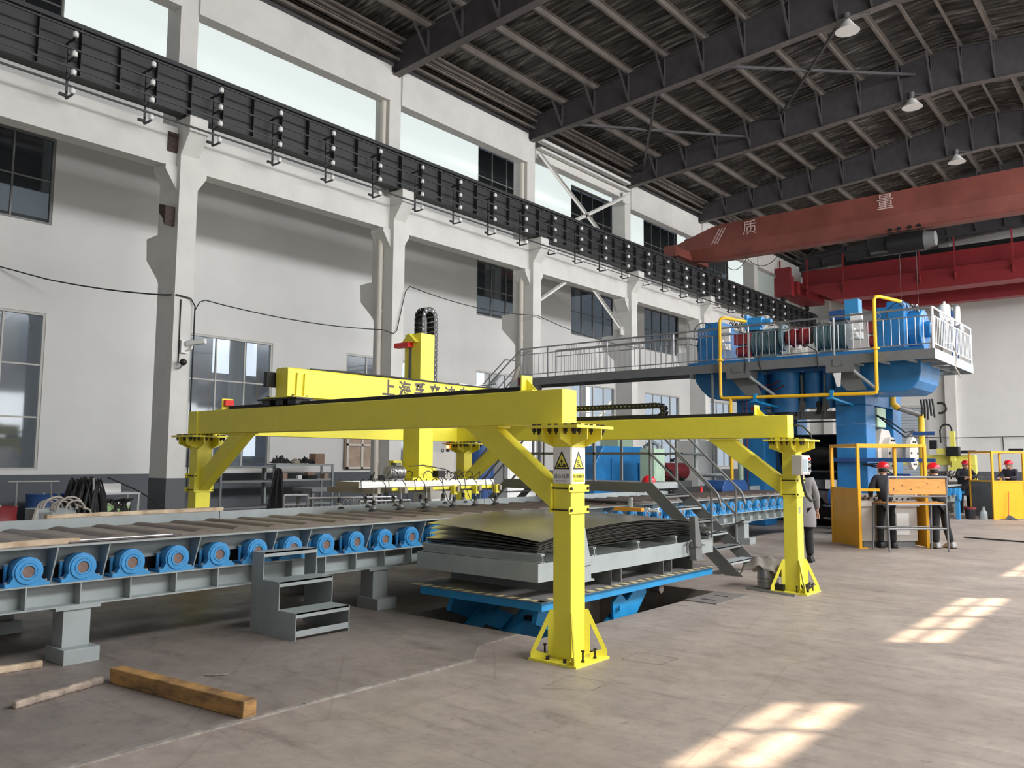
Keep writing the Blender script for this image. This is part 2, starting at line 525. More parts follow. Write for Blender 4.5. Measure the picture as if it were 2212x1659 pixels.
def letters(body, size, mt, loc, rot, parent=None, name='lettering', ext=0.002, wscale=1.0, bold=0.0):
    cu = bpy.data.curves.new(name, 'FONT')
    cu.body = body; cu.size = size; cu.extrude = ext; cu.align_x = 'CENTER'; cu.align_y = 'CENTER'; cu.resolution_u = 2
    cu.offset = bold
    cu.materials.append(M[mt])
    tmp = bpy.data.objects.new(name, cu)
    COL.objects.link(tmp)
    bpy.context.view_layer.update()
    me = bpy.data.meshes.new_from_object(tmp.evaluated_get(bpy.context.evaluated_depsgraph_get()))
    bpy.data.objects.remove(tmp)
    bpy.data.curves.remove(cu)
    o = bpy.data.objects.new(name, me)
    COL.objects.link(o)
    WM[o.name] = wmat(parent)
    L = Matrix.Translation(Vector(loc)) @ rot.to_matrix().to_4x4() @ Matrix.Diagonal((wscale, 1, 1, 1))
    if parent is not None:
        o.parent = parent
        L = wmat(parent).inverted() @ L
    o.matrix_local = L
    return o
from mathutils import Euler
FACE_XP = Euler((PI / 2, 0, PI / 2))      # lettering that faces +x
FACE_YM = Euler((PI / 2, 0, 0))           # lettering that faces -y

# ================================================================== THE BUILDING
# floor with the lift pit cut out of it
PX0, PX1, PY0, PY1 = -6.78, -4.93, 6.40, 10.17
mb = MB()
mb.box(-20, PX0, -13, 46.6, -0.9, 0); mb.box(PX1, 7, -13, 46.6, -0.9, 0)
mb.box(PX0, PX1, -13, PY0, -0.9, 0); mb.box(PX0, PX1, PY1, 46.6, -0.9, 0)
mb.box(PX0, PX1, PY0, PY1, -1.0, -0.75)
mb.build('floor', 'floor', kind='structure')
MB().box(-40, -20, -13, 46.6, -0.3, 0).build('floor_neighbour_bay', 'floor', kind='structure')
MB().prism([(-4.87, -2.0), (-4.84, 5.32), (-5.15, 5.75), (-5.2, 6.38), (-9.4, 6.38), (-9.4, -2.0)], 'xy', 0.0, 0.006).build('floor_plates', 'plate', kind='structure')
mb = MB()
mb.bar((-4.86, -2, 0.004), (-4.85, 3.6, 0.004), 0.045, 0.014); mb.bar((-4.85, 3.6, 0.006), (-4.83, 5.33, 0.006), 0.04, 0.016)
mb.build('trim_1', 'seam', kind='structure')
mb = MB()
for pts in (((-6.212, 5.864), (-5.988, 5.587), (-5.851, 5.366), (-5.534, 5.238)), ((-3.887, 6.196), (-3.936, 6.524), (-3.544, 6.539), (-3.547, 6.227), (-3.887, 6.196)), ((-3.853, 5.02), (-3.937, 5.456), (-3.565, 5.488), (-3.545, 5.231), (-3.853, 5.02))):
    for a, b in zip(pts, pts[1:]): mb.bar((*a, 0.0065), (*b, 0.0065), 0.006, 0.001)
mb.build('floor_chalk_marks', 'seam', kind='structure')
# dark expansion joint across the aisle near the second control cabin
MB().bar((-4.2, 21.3, 0.012), (2.5, 19.6, 0.012), 0.07, 0.03).build('trim_2', 'rubber', kind='structure')

def wall_x(name, x0, x1, y0, y1, z0, z1, holes, m):
    ys = sorted({y0, y1} | {h[0] for h in holes} | {h[1] for h in holes})
    zs = sorted({z0, z1} | {h[2] for h in holes} | {h[3] for h in holes})
    mb = MB()
    for a, b in zip(ys, ys[1:]):
        for c, d in zip(zs, zs[1:]):
            if any(h[0] <= a and b <= h[1] and h[2] <= c and d <= h[3] for h in holes): continue
            mb.box(x0, x1, a, b, c, d)
    return mb.build(name, m, kind='structure')

WY = [(-7.9, -4.5), (-1.95, 1.45), (4.0, 7.43), (10.0, 13.43), (16.05, 19.45), (21.98, 25.4), (27.9, 31.3), (33.9, 37.3), (39.9, 43.3)]
low = [(a, b, 1.40, 4.95) for a, b in WY]
mid = [(a, b, 7.0, 9.05) for i, (a, b) in enumerate(WY) if i in (2, 5, 6, 7, 8)]
top = [(a, b, 11.05, 13.5) for i, (a, b) in enumerate(WY) if i in (2, 5, 6, 7, 8)]
wall_x('wall_left', -20.2, -20.0, -13, 46.6, 0, 10.7, low + mid, 'plaster')
wall_x('wall_left_upper_daylit_cladding', -20.2, -20.0, -13, 46.6, 10.7, 15.2, top, 'daylite')  # upper wall made emissive in place of light falling on it
mb = MB().box(-20.0, -19.985, -13, 46.6, 0, 1.30)
mb.build('baseboard_left', 'wains', kind='structure')
wn = 0
for a, b, c, d in low + mid + top:
    wn += 1
    nz = 3 if d < 5 else 2
    fr = MB()
    t = 0.035
    fr.box(-20.12, -20.02, a, a + t * 1.6, c, d); fr.box(-20.12, -20.02, b - t * 1.6, b, c, d)
    fr.box(-20.12, -20.02, a + t * 1.6, b - t * 1.6, c, c + t * 1.6); fr.box(-20.12, -20.02, a + t * 1.6, b - t * 1.6, d - t * 1.6, d)
    for k in range(1, 4):
        y = a + (b - a) * k / 4
        fr.box(-20.10, -20.04, y - t / 2, y + t / 2, c + t * 1.6, d - t * 1.6)
    for k in range(1, nz):
        z = c + (d - c) * k / nz
        fr.box(-20.09, -20.05, a + t * 1.6, b - t * 1.6, z - t / 2, z + t / 2)
    w = fr.build('window_%d' % wn, 'frame' if c < 6 or c > 10 else 'framed', kind='structure')
    p = MB().box(-20.073, -20.067, a + 0.03, b - 0.03, c + 0.03, d - 0.03).build('pane', 'glass' if c < 6 else 'glassd', w)

# the neighbouring bay seen through the glass
mb = MB().box(-38.2, -38.0, -13, 46.6, 0, 12)
mb.build('wall_neighbour_bay', 'nwall', kind='structure')
mb = MB()
for k in range(9):
    y = -9 + 6.02 * k
    if k == 3: continue
    mb.box(-38.0, -37.95, y + 2.3, y + 3.5, 1.8, 2.9); mb.box(-38.0, -37.95, y + 0.9, y + 3.4, 6.0, 8.2)
mb.build('window_neighbour_bay', 'outdoor', kind='structure')
mb = MB()
for k in range(9):
    y = -6.4 + 6.02 * k
    mb.box(-29.3, -28.8, y, y + 0.45, 0, 9.0); mb.box(-29.6, -28.4, y + 0.1, y + 0.35, 7.4, 9.0)
    mb.bar((-29.05, y + .2, 3.2), (-29.05, y + 5.8, 7.6), 0.12, 0.12)
mb.box(-29.2, -28.9, -13, 46.6, 8.2, 9.0)
mb.build('wall_neighbour_bay_columns', 'concrete', kind='structure')
MB().box(-38.2, -20.2, -13, 46.6, 13.2, 13.4).build('ceiling_neighbour_bay', 'roofin', kind='structure')
mb = MB()
for k in range(8):
    mb.box(-24.6, -23.6, -9 + 6.8 * k, -9 + 6.8 * k + 5.9, 13.12, 13.19)
mb.build('window_roof_strip_neighbour_bay', 'outdoor', kind='structure')

# concrete columns with crane corbels
CY = [8.465 + 6.02 * k for k in range(-3, 7)]
proto = None
for i, y in enumerate(CY):
    if proto is None:
        mb = MB()
        mb.prism([(-0.73, 0), (0, 0), (0, 8.1), (0.32, 8.52), (0.32, 8.88), (-0.85, 8.88), (-0.85, 6.5), (-1.34, 6.48), (-1.30, 6.0), (-0.78, 5.5), (-0.73, 5.4)], 'xz', 0, 0.41)
        mb.box(-0.85, -0.27, 0, 0.41, 8.88, 12.3)
        # brackets that carry the tie beams
        mb.prism([(0, 7.86), (-0.26, 7.86), (-0.26, 7.75), (0, 7.35)], 'yz', -0.62, -0.12)
        mb.prism([(0.41, 7.86), (0.67, 7.86), (0.67, 7.75), (0.41, 7.35)], 'yz', -0.62, -0.12)
        proto = thing('concrete_column', 'column', 'column', (-16.2, y, 0))
        del proto['label']; del proto['category']; proto['kind'] = 'structure'
        mb.build('shaft', 'concrete', proto, local=True)
        MB().box(-0.735, 0.005, -0.005, 0.415, 0, 1.28).build('painted_foot', 'wains2', proto, local=True, label='dark grey painted foot')
    else:
        c = dup(proto, (-16.2, y, 0))
mb = MB(); mb2 = MB()
for i, y in enumerate(CY[:-1]):
    mb.box(-16.75, -16.38, y + 0.41, y + 6.02, 7.86, 8.72)
    if i == 5:
        mb2.box(-16.75, -16.42, y + 0.41, y + 6.02, 11.75, 12.1)
    else:
        mb2.box(-16.75, -16.42, y + 0.41, y + 6.02, 11.46, 12.45)
mb.build('wall_left_lower_tie_beam', 'concrete', kind='structure')
mb2.build('wall_left_upper_tie_beam', 'concrete', kind='structure')
# steel cross bracing in the fourth bay
y4 = CY[5]
for nm, segs, w in (('steel_cross_brace', [((-16.3, y4 + .43, 11.85), (-16.3, y4 + 5.7, 9.1)), ((-16.3, y4 + 5.95, 11.85), (-16.3, y4 + .6, 9.1))], 0.13),
                    ('steel_knee_brace', [((-16.55, y4 + .45, 6.8), (-16.55, y4 + 2.9, 8.25)), ((-16.55, y4 + 5.95, 6.6), (-16.55, y4 + 3.3, 8.3))], 0.12)):
    mb = MB()
    for p, q in segs:
        mb.bar(p, q, 0.012, w); mb.bar((p[0] + .04, p[1], p[2] + .04), (q[0] + .04, q[1], q[2] + .04), 0.09, 0.012)
    if nm == 'steel_cross_brace':
        mb.box(-16.4, -16.2, y4 + .41, y4 + 6.02, 12.28, 12.38); mb.box(-16.35, -16.2, y4 + .41, y4 + 6.02, 12.0, 12.08)
        mb.box(-16.32, -16.28, y4 + 5.6, y4 + 6.0, 11.5, 11.9)
        lab = 'X-shaped pale steel brace between two columns above the dark crane runway'
    else:
        mb.box(-16.48, -16.34, y4 + .41, y4 + 6.02, 8.74, 8.80); mb.box(-16.48, -16.46, y4 + .41, y4 + 6.02, 8.55, 8.75)
        mb.box(-16.56, -16.52, y4 + 2.85, y4 + 3.35, 8.1, 8.6); mb.box(-16.56, -16.5, y4 + 5.75, y4 + 6.0, 6.45, 6.75)
        lab = 'pale steel knee brace of two slanting bars below the dark crane runway'
    mb.build(nm, 'concrete', label=lab, cat='brace')

# rafters, purlins, roof sheet
RY = [y + 0.2 for y in CY] + [CY[-1] + 6.22 - 6.02 + 6.0]
XR = -5.2
def zb(x): return 12.25 + 0.062 * (min(x, 2 * XR - x) + 16.5)
def zt(x): return 12.98 + 0.104 * (min(x, 2 * XR - x) + 16.5)
PXS = [-16.9, -16.35] + [-15.15 + 1.24 * k for k in range(8)] + [-5.62]
PXS += [2 * XR - x for x in reversed(PXS)]
for y in CY:
    yy = y + 0.2
    mb = MB()
    mb.prism([(-16.55, zb(-16.55)), (XR, zb(XR)), (6.15, zb(6.15)), (6.15, zt(6.15)), (XR, zt(XR)), (-16.55, zt(-16.55))], 'xz', yy - 0.006, yy + 0.006)
    for (xa, xb) in ((-16.55, XR), (XR, 6.15)):
        mb.bar((xa, yy, zb(xa)), (xb, yy, zb(xb)), 0.25, 0.018, m=1)
        mb.bar((xa, yy, zt(xa)), (xb, yy, zt(xb)), 0.25, 0.018)
    for px in PXS[2:-2]:
        mb.box(px - 0.004, px + 0.004, yy - 0.11, yy + 0.11, zb(px), zt(px))
        mb.bar((px, yy - 0.04, zb(px) + 0.03), (px, yy - 0.62, zt(px) + 0.02), 0.05, 0.05)
    mb.build('ceiling_rafter', ['rafter', 'rafterf'], kind='structure')
for px in PXS:
    z = zt(px)
    mb = MB()
    h = 0.24 if abs(px - XR) > 0.7 else 0.34
    mb.box(px - 0.035, px - 0.028, -13, 46.6, z, z + h); mb.box(px - 0.035, px + 0.05, -13, 46.6, z, z + 0.008); mb.box(px - 0.035, px + 0.05, -13, 46.6, z + h - 0.008, z + h)
    mb.build('ceiling_purlin', 'purlin', kind='structure')
mb = MB()
mb.box(-16.42, -16.3, -13, 46.6, 12.62, 12.7); mb.box(-16.28, -16.2, -13, 46.6, 12.84, 12.9); mb.box(-16.05, -15.97, -13, 46.6, 13.04, 13.1)
mb.build('ceiling_eaves_channel', 'purlin', kind='structure')
for side in (0, 1):
    xa, xb = (-17.0, XR) if side == 0 else (XR, 7.0)
    za = zt(-16.5) + 0.104 * (-3.7) + 0.25 if side == 0 else zt(XR) + 0.25
    if side == 0: za = zt(-16.5) - 0.104 * 3.7 + 0.25
    zc = zt(XR) + 0.25 if side == 0 else zt(7.0) + 0.25
    if side == 0:
        za = zc - 0.104 * (xb - xa)
    vs, fs = [], []
    yv = -13.0; k = 0
    while yv < 46.7:
        off = 0.035 if (k // 2) % 2 else 0.0
        vs += [(xa, yv, za + off), (xb, yv, zc + off)]
        yv += (0.05 if k % 2 else 0.055)
        k += 1
    for i in range(k - 1): fs.append((2 * i, 2 * i + 1, 2 * i + 3, 2 * i + 2))
    b0 = len(vs)
    mb = MB().add(vs, fs)
    mb.add([(xa, -13, za + .06), (xb, -13, zc + .06), (xb, 46.7, zc + .06), (xa, 46.7, za + .06)], [(0, 1, 2, 3)])
    mb.build('ceiling_%d' % (side + 1), 'roof', kind='structure')
MB().box(-16.97, -16.93, -13, 46.6, 12.3, 15.2).build('ceiling_eaves_fascia', 'rafter', kind='structure')
# strip of wall between the outer eaves and the glowing upper wall
MB().box(-20.2, -16.95, -13, 46.6, 15.2, 15.3).build('ceiling_3', 'roofin', kind='structure')
for p, q, lab in (((-9.54, 20.8, 12.72), (-5.995, 26.9, 13.7), 'thin'), ((-6.49, 20.8, 12.88), (-10.53, 26.9, 13.45), ''), ((-11.8, 20.8, 12.55), (-15.9, 26.9, 12.8), ''), ((-14.7, 20.8, 12.4), (-11.36, 26.9, 13.05), '')):
    MB().bar(p, q, 0.07, 0.07).build('ceiling_wind_brace', 'rafter', kind='structure')

# right-hand wall with window rows, a high slit that lets the low sun in, end walls
slits = [(16.2 + 6.02 * k, 19.75 + 6.02 * k, 9.62, 10.27) for k in (-4, -3, -2, -1, 0, 1, 2)]
wall_x('wall_right', 6.8, 7.0, -13, 46.6, 0, 13.2, slits, 'plaster')
mb = MB()
for a, b, c, d in slits:
    for k in (1, 2, 3): mb.box(6.83, 6.9, a + (b - a) * k / 4 - 0.03, a + (b - a) * k / 4 + 0.03, c, d)
    mb.box(6.83, 6.9, a, b, (c + d) / 2 - 0.03, (c + d) / 2 + 0.03)
mb.build('window_right_slits', 'framed', kind='structure')
mb = MB(); mb2 = MB()
for k in range(9):
    a = -7.9 + 6.02 * k
    mb.box(6.76, 6.795, a, a + 3.4, 1.5, 4.9); mb.box(6.76, 6.795, a, a + 3.4, 6.4, 8.8)
    for j in range(5):
        mb2.box(6.72, 6.76, a + j * 0.85 - 0.02, a + j * 0.85 + 0.02, 1.5, 4.9); mb2.box(6.72, 6.76, a + j * 0.85 - 0.02, a + j * 0.85 + 0.02, 6.4, 8.8)
mb.build('window_right_panes', 'frost', kind='structure')
mb2.build('window_right_frames', 'frame', kind='structure')
# back wall
MB().box(-20.2, 7.0, 46.6, 46.8, 0, 15.2).build('wall_back', 'plaster', kind='structure')
MB().box(-20, 6.8, 46.585, 46.6, 0, 1.30).build('baseboard_back', 'wains', kind='structure')
mb = MB()
for x in (-15.9, -9.74, -3.6, 2.5): mb.box(x, x + 0.5, 46.25, 46.6, 0, 13)
mb.build('wall_back_pilasters', 'concrete', kind='structure')
d = MB()
d.box(-13.6, -13.45, 46.4, 46.58, 0, 4.7); d.box(-10.78, -10.63, 46.4, 46.58, 0, 4.7); d.box(-13.45, -10.78, 46.4, 46.58, 4.55, 4.7)
d1 = d.build('door_1', 'frame', kind='structure')
d = MB()
for k in range(30): d.prism([(46.5, 0.02 + k * 0.15), (46.46, 0.05 + k * 0.15), (46.5, 0.165 + k * 0.15)], 'yz', -13.44, -10.79)
d.box(-13.44, -10.79, 46.5, 46.56, 0, 4.55)
d.build('shutter_slats', 'frost', d1)
mb = MB().tube([(-12.5, 46.2, 3.10), (-9.5, 46.15, 2.98), (-6.0, 46.5, 3.02), (0.5, 46.55, 3.1)], 0.018, 6)
mb.tube([(-7.3, 46.54, 3.0), (-7.28, 46.54, 2.35)], 0.02, 6)
mb.build('wall_cable', 'rubber', label='thin dark cable running along the far end wall with a short drop', cat='cable')
# wall behind the camera
mb = MB().box(-20.2, -9.5, -13.2, -13, 0, 15.2); mb.box(0.5, 7, -13.2, -13, 0, 15.2); mb.box(-9.5, 0.5, -13.2, -13, 0, 15.2)
mb.build('wall_front', 'plaster', kind='structure')
MB().box(-9.5, 0.5, -12.995, -12.97, 2.4, 7.6).build('window_front_panes', 'frost', kind='structure')  # unseen panel added on the closed wall behind the fill lamp

# downpipes on the second and third column
for i, (y, kink) in enumerate(((CY[4] - 0.09, False), (CY[5] - 0.09, True))):
    mb = MB()
    if kink:
        pts = [(-16.62, y, 12.3), (-16.62, y, 5.0), (-16.64, y, 4.85), (-16.95, y - 0.05, 4.1), (-17.0, y - 0.05, 3.95), (-17.4, y - 0.35, 3.9)]
    else:
        pts = [(-16.62, y, 12.3), (-16.62, y, 0.25)]
    mb.tube(pts, 0.075, 12)
    for z in (11.5, 9.6, 7.6, 5.6) + (() if kink else (3.4, 1.6)): mb.cyl((-16.62, y, z), (-16.62, y, z + .09), 0.085, 12)
    mb.build('drain_pipe', 'pvc', smooth=True, cat='pipe', label='cream drain pipe that kinks sideways at its foot behind the walkway railing' if kink else 'straight cream drain pipe down the side of the middle column')

# cables strung along the wall columns
def cablerun(name, pts, rad, lab, m='rubber'):
    MB().tube(pts, rad, 6).build(name, m, label=lab, cat='cable')
def sag(p, q, s, n=10):
    p, q = Vector(p), Vector(q)
    return [tuple(p.lerp(q, i / n) + Vector((0, 0, -s * 4 * (i / n) * (1 - i / n)))) for i in range(n + 1)]
cablerun('cable_bundle', sag((-19.9, 2.4, 6.6), (-19.9, 6.4, 5.83), 0.05) + sag((-19.7, 7.0, 5.7), (-16.6, 8.42, 5.12), 0.06)[1:] + [(-16.16, 8.5, 5.08), (-16.16, 8.8, 5.05), (-16.15, 8.9, 4.9), (-16.17, 8.9, 1.1)], 0.016, 'dark cable bundle crossing the nearest column and dropping down its edge')
cablerun('overhead_cable', [(-16.15, 8.9, 4.8), (-16.15, 9.0, 5.0)] + sag((-16.1, 9.1, 5.05), (-16.1, 14.1, 5.05), 0.12) + [(-16.15, 14.5, 5.0), (-16.15, 14.62, 5.1), (-16.15, 14.9, 6.2)] + sag((-16.1, 15.0, 6.35), (-16.1, 20.6, 6.35), 0.18) + sag((-16.1, 20.9, 6.3), (-16.1, 29.9, 6.3), 0.35), 0.012, 'thin dark cable strung from column to column above the windows')

# security cameras on the nearest column
cm = thing('security_camera', 'white bullet camera on the nearest white column, upper of two', 'camera', (-16.19, 8.72, 3.96))
MB().box(-16.2, -16.12, 8.62, 8.78, 3.88, 4.14).build('junction_box', 'white', cm)
MB().bar((-16.1, 8.72, 4.08), (-15.75, 8.95, 4.12), 0.10, 0.10).build('housing', 'white', cm, bevel=0.01)
MB().tube([(-16.15, 8.7, 3.91), (-16.0, 8.78, 3.96), (-16.0, 8.8, 4.04)], 0.02, 6).build('bracket', 'white', cm)
cm = thing('security_camera', 'small black dome camera below the white one on the nearest column', 'camera', (-16.19, 8.62, 3.6))
MB().ball((-16.02, 8.62, 3.67), 0.075, n=12).build('dome', 'black', cm, smooth=True)
MB().tube([(-16.18, 8.56, 3.54), (-16.08, 8.58, 3.54), (-16.03, 8.61, 3.62)], 0.018, 6).build('bracket', 'steel', cm)
MB().tube([(-16.18, 8.60, 5.0), (-16.18, 8.60, 3.66), (-16.08, 8.61, 3.66)], 0.012, 6).build('cable', 'rubber', cm)

# rusty steel brackets left on the nearest column
for z, lab in ((8.45, 'rusty plate bracket on the nearest column just under the tie beam'), (6.85, 'rusty torn plate bracket halfway up the nearest column')):
    MB().prism([(-16.62, z + .20), (-16.33, z + .12), (-16.33, z - .15), (-16.36, z - .3), (-16.46, z - .12), (-16.6, z)], 'xz', 8.25, 8.462).build('rusty_bracket', 'rustp', label=lab, cat='bracket')

# ------------------------------------------------------------------ crane runway
rw = thing('crane_runway_girder', 'long dark steel crane runway girder carried on the column corbels', 'girder', (-16.15, 8, 8.9))
mb = MB()
mb.ibeam_y(-8, 46.2, -16.15, 8.9, 9.9, 0.30, 0.022, 0.014)
y = -8.0
while y < 46:
    mb.box(-16.14, -16.02, y, y + 0.012, 8.92, 9.88); y += 0.752
mb.build('web_and_flanges', 'girder', rw)
MB().box(-16.19, -16.11, -8, 46.2, 9.9, 10.02).build('rail', 'girder', rw)
for zc in (9.64, 9.25, 8.89, 8.53):
    MB().box(-15.715, -15.685, -8, 46.0, zc, zc + 0.035).build('conductor_bar', 'girder', rw)
for y in CY: MB().box(-16.28, -15.95, y + .03, y + .38, 8.885, 8.9).build('bearing_plate', 'girder', rw)
pb = thing('conductor_bracket', 'dark bracket with four white insulators on the crane runway', 'bracket', (-15.98, 0, 8.4), group='insulator brackets along the crane runway')
mb = MB()
mb.bar((0, 0, 0.0), (0, 0, 1.12), 0.035, 0.035)
mb.build('upright', 'girder', pb, local=True)
for k, zc in enumerate((9.50, 9.12, 8.76, 8.40)):
    z = zc - 8.4
    a = MB().bar((-0.14 if k == 0 else 0.0, 0, z), (0.30, 0, z), 0.035, 0.03)
    if k == 3: a.bar((0, -0.13, z + .06), (0, 0.0, z + .06), .05, .05)
    arm = a.build('arm', 'girder', pb, local=True)
    MB().lathe([(0.03, 0), (0.05, 0.012), (0.052, 0.09), (0.03, 0.105), (0.014, 0.125)], (0.28, 0, z + 0.012), n=10).build('insulator', 'white', arm, smooth=True, local=True)
y = 6.05
pb.location = (-15.98, 6.05, 8.4)
ORD = ['leftmost', 'second', 'third', 'fourth', 'fifth', 'sixth', 'seventh', 'eighth', 'ninth', 'tenth', 'eleventh', 'twelfth', 'thirteenth', 'fourteenth', 'fifteenth', 'sixteenth', 'seventeenth', 'eighteenth', 'nineteenth', 'twentieth', 'twenty-first', 'twenty-second', 'twenty-third', 'twenty-fourth', 'twenty-fifth']
pb['label'] = 'dark conductor bracket with four white insulators, leftmost along the crane runway'
for k in range(1, 24):
    dup(pb, (-15.98, 6.05 + 1.497 * k, 8.4), label='dark conductor bracket with four white insulators, %s from the left along the crane runway' % ORD[k])

# ------------------------------------------------------------------ overhead cranes
c1 = thing('overhead_crane', 'brownish-red single-girder overhead crane with pale lettering, nearer of the two', 'crane', (-15.9, 31, 10.0))
mb = MB()
sec = lambda x, zt_, zm, zb_: [(x, 30.72, zm), (x, 30.80, zt_), (x, 31.20, zt_), (x, 31.28, zm), (x, 31.10, zb_ + .03), (x, 31.22, zb_ + .03), (x, 31.22, zb_), (x, 30.78, zb_), (x, 30.78, zb_ + .03), (x, 30.90, zb_ + .03)]
ss = [(-16.6, 10.85, 10.55, 10.35), (-16.2, 10.98, 10.52, 10.12), (-14.9, 11.36, 10.5, 9.93), (-14.4, 11.40, 10.5, 9.92), (5.6, 11.40, 10.5, 9.92)]
vs = [q for s_ in ss for q in sec(*s_)]
fs = [(i * 10 + k, i * 10 + (k + 1) % 10, (i + 1) * 10 + (k + 1) % 10, (i + 1) * 10 + k) for i in range(len(ss) - 1) for k in range(10)]
fs += [tuple(range(10))[::-1], tuple(40 + k for k in range(10))]
mb.add(vs, fs).build('box_girder', 'crane', c1)
et = MB().box(-16.5, -15.9, 29.6, 32.4, 10.1, 10.45); et.box(-16.45, -15.9, 29.5, 29.62, 10.05, 10.5)
et.build('end_carriage', 'crane', c1)
for yw in (29.95, 32.05): MB().cyl((-16.22, yw, 10.15), (-16.08, yw, 10.15), 0.13, 16).build('wheel', 'girder', c1)
MB().box(-16.3, -16.1, 31.0, 31.3, 10.95, 11.1).build('buffer', 'black', c1)
letters('质', 0.62, 'textw', (-13.27, 30.73, 10.99), FACE_YM, c1, 'lettering', 0.004)
letters('量', 0.62, 'textw', (-8.15, 30.73, 11.02), FACE_YM, c1, 'lettering', 0.004)
mb = MB()
for k in range(3):
    x = -14.75 + 0.12 * k
    mb.add([(x - .2, 30.722, 10.6), (x - .14, 30.722, 10.6), (x + .21, 30.77, 11.22), (x + .15, 30.77, 11.22)], [(0, 1, 2, 3)])
mb.build('slanting_stripes', 'textw', c1)
h = thing('electric_hoist', 'dark electric wire-rope hoist hanging under the nearer red crane girder', 'hoist', (-7.6, 31, 9.4))
MB().cyl((-8.15, 31, 9.52), (-6.95, 31, 9.52), 0.36, 24).build('drum_housing', 'black', h, smooth=True)
MB().cyl((-6.95, 31, 9.52), (-6.6, 31, 9.52), 0.3, 20, 0.26).build('motor_cap', 'greyd', h, smooth=True)
MB().box(-8.8, -8.2, 30.8, 31.2, 9.3, 9.8).build('control_box', 'black', h, bevel=.02)
mb = MB()
for x in (-8.05, -7.75, -7.4, -7.1): mb.cyl((x, 30.86, 10.02), (x, 30.94, 10.02), 0.075, 12); mb.box(x - .04, x + .04, 30.82, 30.86, 9.75, 10.08)
mb.build('trolley', 'black', h)
mb = MB().tube([(-7.8, 31, 9.4), (-7.8, 31, 6.4)], 0.008, 5); mb.tube([(-7.25, 31, 9.4), (-7.25, 31, 6.5)], 0.008, 5)
mb.build('hoist_rope', 'bolt', h)
mb = MB()
xs = [-14.6, -13.6, -12.2, -10.8]
for a, b in zip(xs, xs[1:]): mb.tube(sag((a, 31.15, 9.915), (b, 31.15, 9.915), 0.42, 12), 0.014, 6)
mb.build('festoon_cable', 'rubber', label='black cable hanging in loops under the nearer crane girder', cat='cable')

c2 = thing('overhead_crane', 'bright red double-girder overhead crane with hanging posts, farther of the two', 'crane', (-15.9, 42, 10.0))
mb = MB()
mb.box(-15.3, 5.5, 41.95, 42.5, 10.72, 11.55)
mb.add([(-15.3, 41.6, 10.72), (-13.6, 41.6, 9.86), (5.5, 41.6, 9.86), (5.5, 41.6, 10.72), (-15.3, 42.5, 10.72), (-13.6, 42.5, 9.86), (5.5, 42.5, 9.86), (5.5, 42.5, 10.72)],
       [(0, 1, 2, 3), (7, 6, 5, 4), (0, 4, 5, 1), (1, 5, 6, 2), (2, 6, 7, 3), (3, 7, 4, 0)])
mb.box(-13.7, 5.5, 41.55, 42.55, 9.82, 9.86)
mb.build('near_girder', 'crane2', c2)
mb = MB().add([(-15.3, 44.2, 11.5), (-15.3, 44.2, 10.6), (-12.6, 44.2, 9.55), (5.5, 44.2, 9.55), (5.5, 44.2, 11.5), (-15.3, 44.8, 11.5), (-15.3, 44.8, 10.6), (-12.6, 44.8, 9.55), (5.5, 44.8, 9.55), (5.5, 44.8, 11.5)],
              [(0, 1, 2, 3, 4), (9, 8, 7, 6, 5), (0, 5, 6, 1), (1, 6, 7, 2), (2, 7, 8, 3), (3, 8, 9, 4), (4, 9, 5, 0)])
mb.build('far_girder', 'crane2', c2)
mb = MB().box(-16.4, -15.3, 41.3, 45.2, 10.3, 10.95); mb.box(-16.4, -15.5, 40.9, 41.3, 10.2, 11.2); mb.box(-16.35, -15.6, 41.0, 41.25, 11.2, 11.7)
mb.build('end_carriage', 'crane2', c2)
for yw in (41.5, 44.9): MB().cyl((-16.22, yw, 10.16), (-16.08, yw, 10.16), 0.14, 16).build('wheel', 'girder', c2)
for x in (-16.3, -14.9, -13.1, -9.6, -8.1, -5.8, -3.5, -1.2):
    mb = MB().bar((x, 41.5, 10.5), (x, 41.5, 12.2), 0.06, 0.06)
    mb.prism([(41.6, 10.5), (41.45, 10.45), (41.45, 10.35), (41.6, 10.1)], 'yz', x - .03, x + .03)
    mb.build('hanger_post', 'crane2', c2)
MB().bar((-15.6, 41.5, 12.15), (5.5, 41.5, 12.15), .08, .12).build('conductor_beam', 'girder', c2)
MB().box(-13.5, 5.5, 42.9, 43.9, 11.5, 12.0).build('trolley_walkway', 'black', c2)

# ------------------------------------------------------------------ high-bay lamps
for i, (x, yy, z) in enumerate(((-5.98, 20.67, 12.72), (-5.94, 26.69, 12.79), (-5.92, 32.71, 12.79), (-6.1, 38.7, 12.7))):
    L = thing('high_bay_lamp', ('white dish lamp under the roof, nearest of the row', 'white dish lamp under the roof, second of the row', 'white dish lamp under the roof, third of the row', 'white dish lamp beyond the nearer red crane, farthest of the row')[i], 'lamp', (x, yy, z - .1), group='high-bay lamps under the ridge')
    MB().lathe([(0.30, -0.05), (0.29, -0.04), (0.17, 0.10), (0.09, 0.22), (0.08, 0.23)], (x - .25, yy, z - .1), n=20).build('reflector', 'lampw', L, smooth=True)
    MB().cyl((x - .25, yy, z + .1), (x - .25, yy, z + .32), .08, 12).build('ballast_housing', 'steel', L, smooth=True)
    MB().bar((x - .25, yy, z + .25), (x + .35, yy, z + .12), .04, .04).build('arm', 'steel', L)

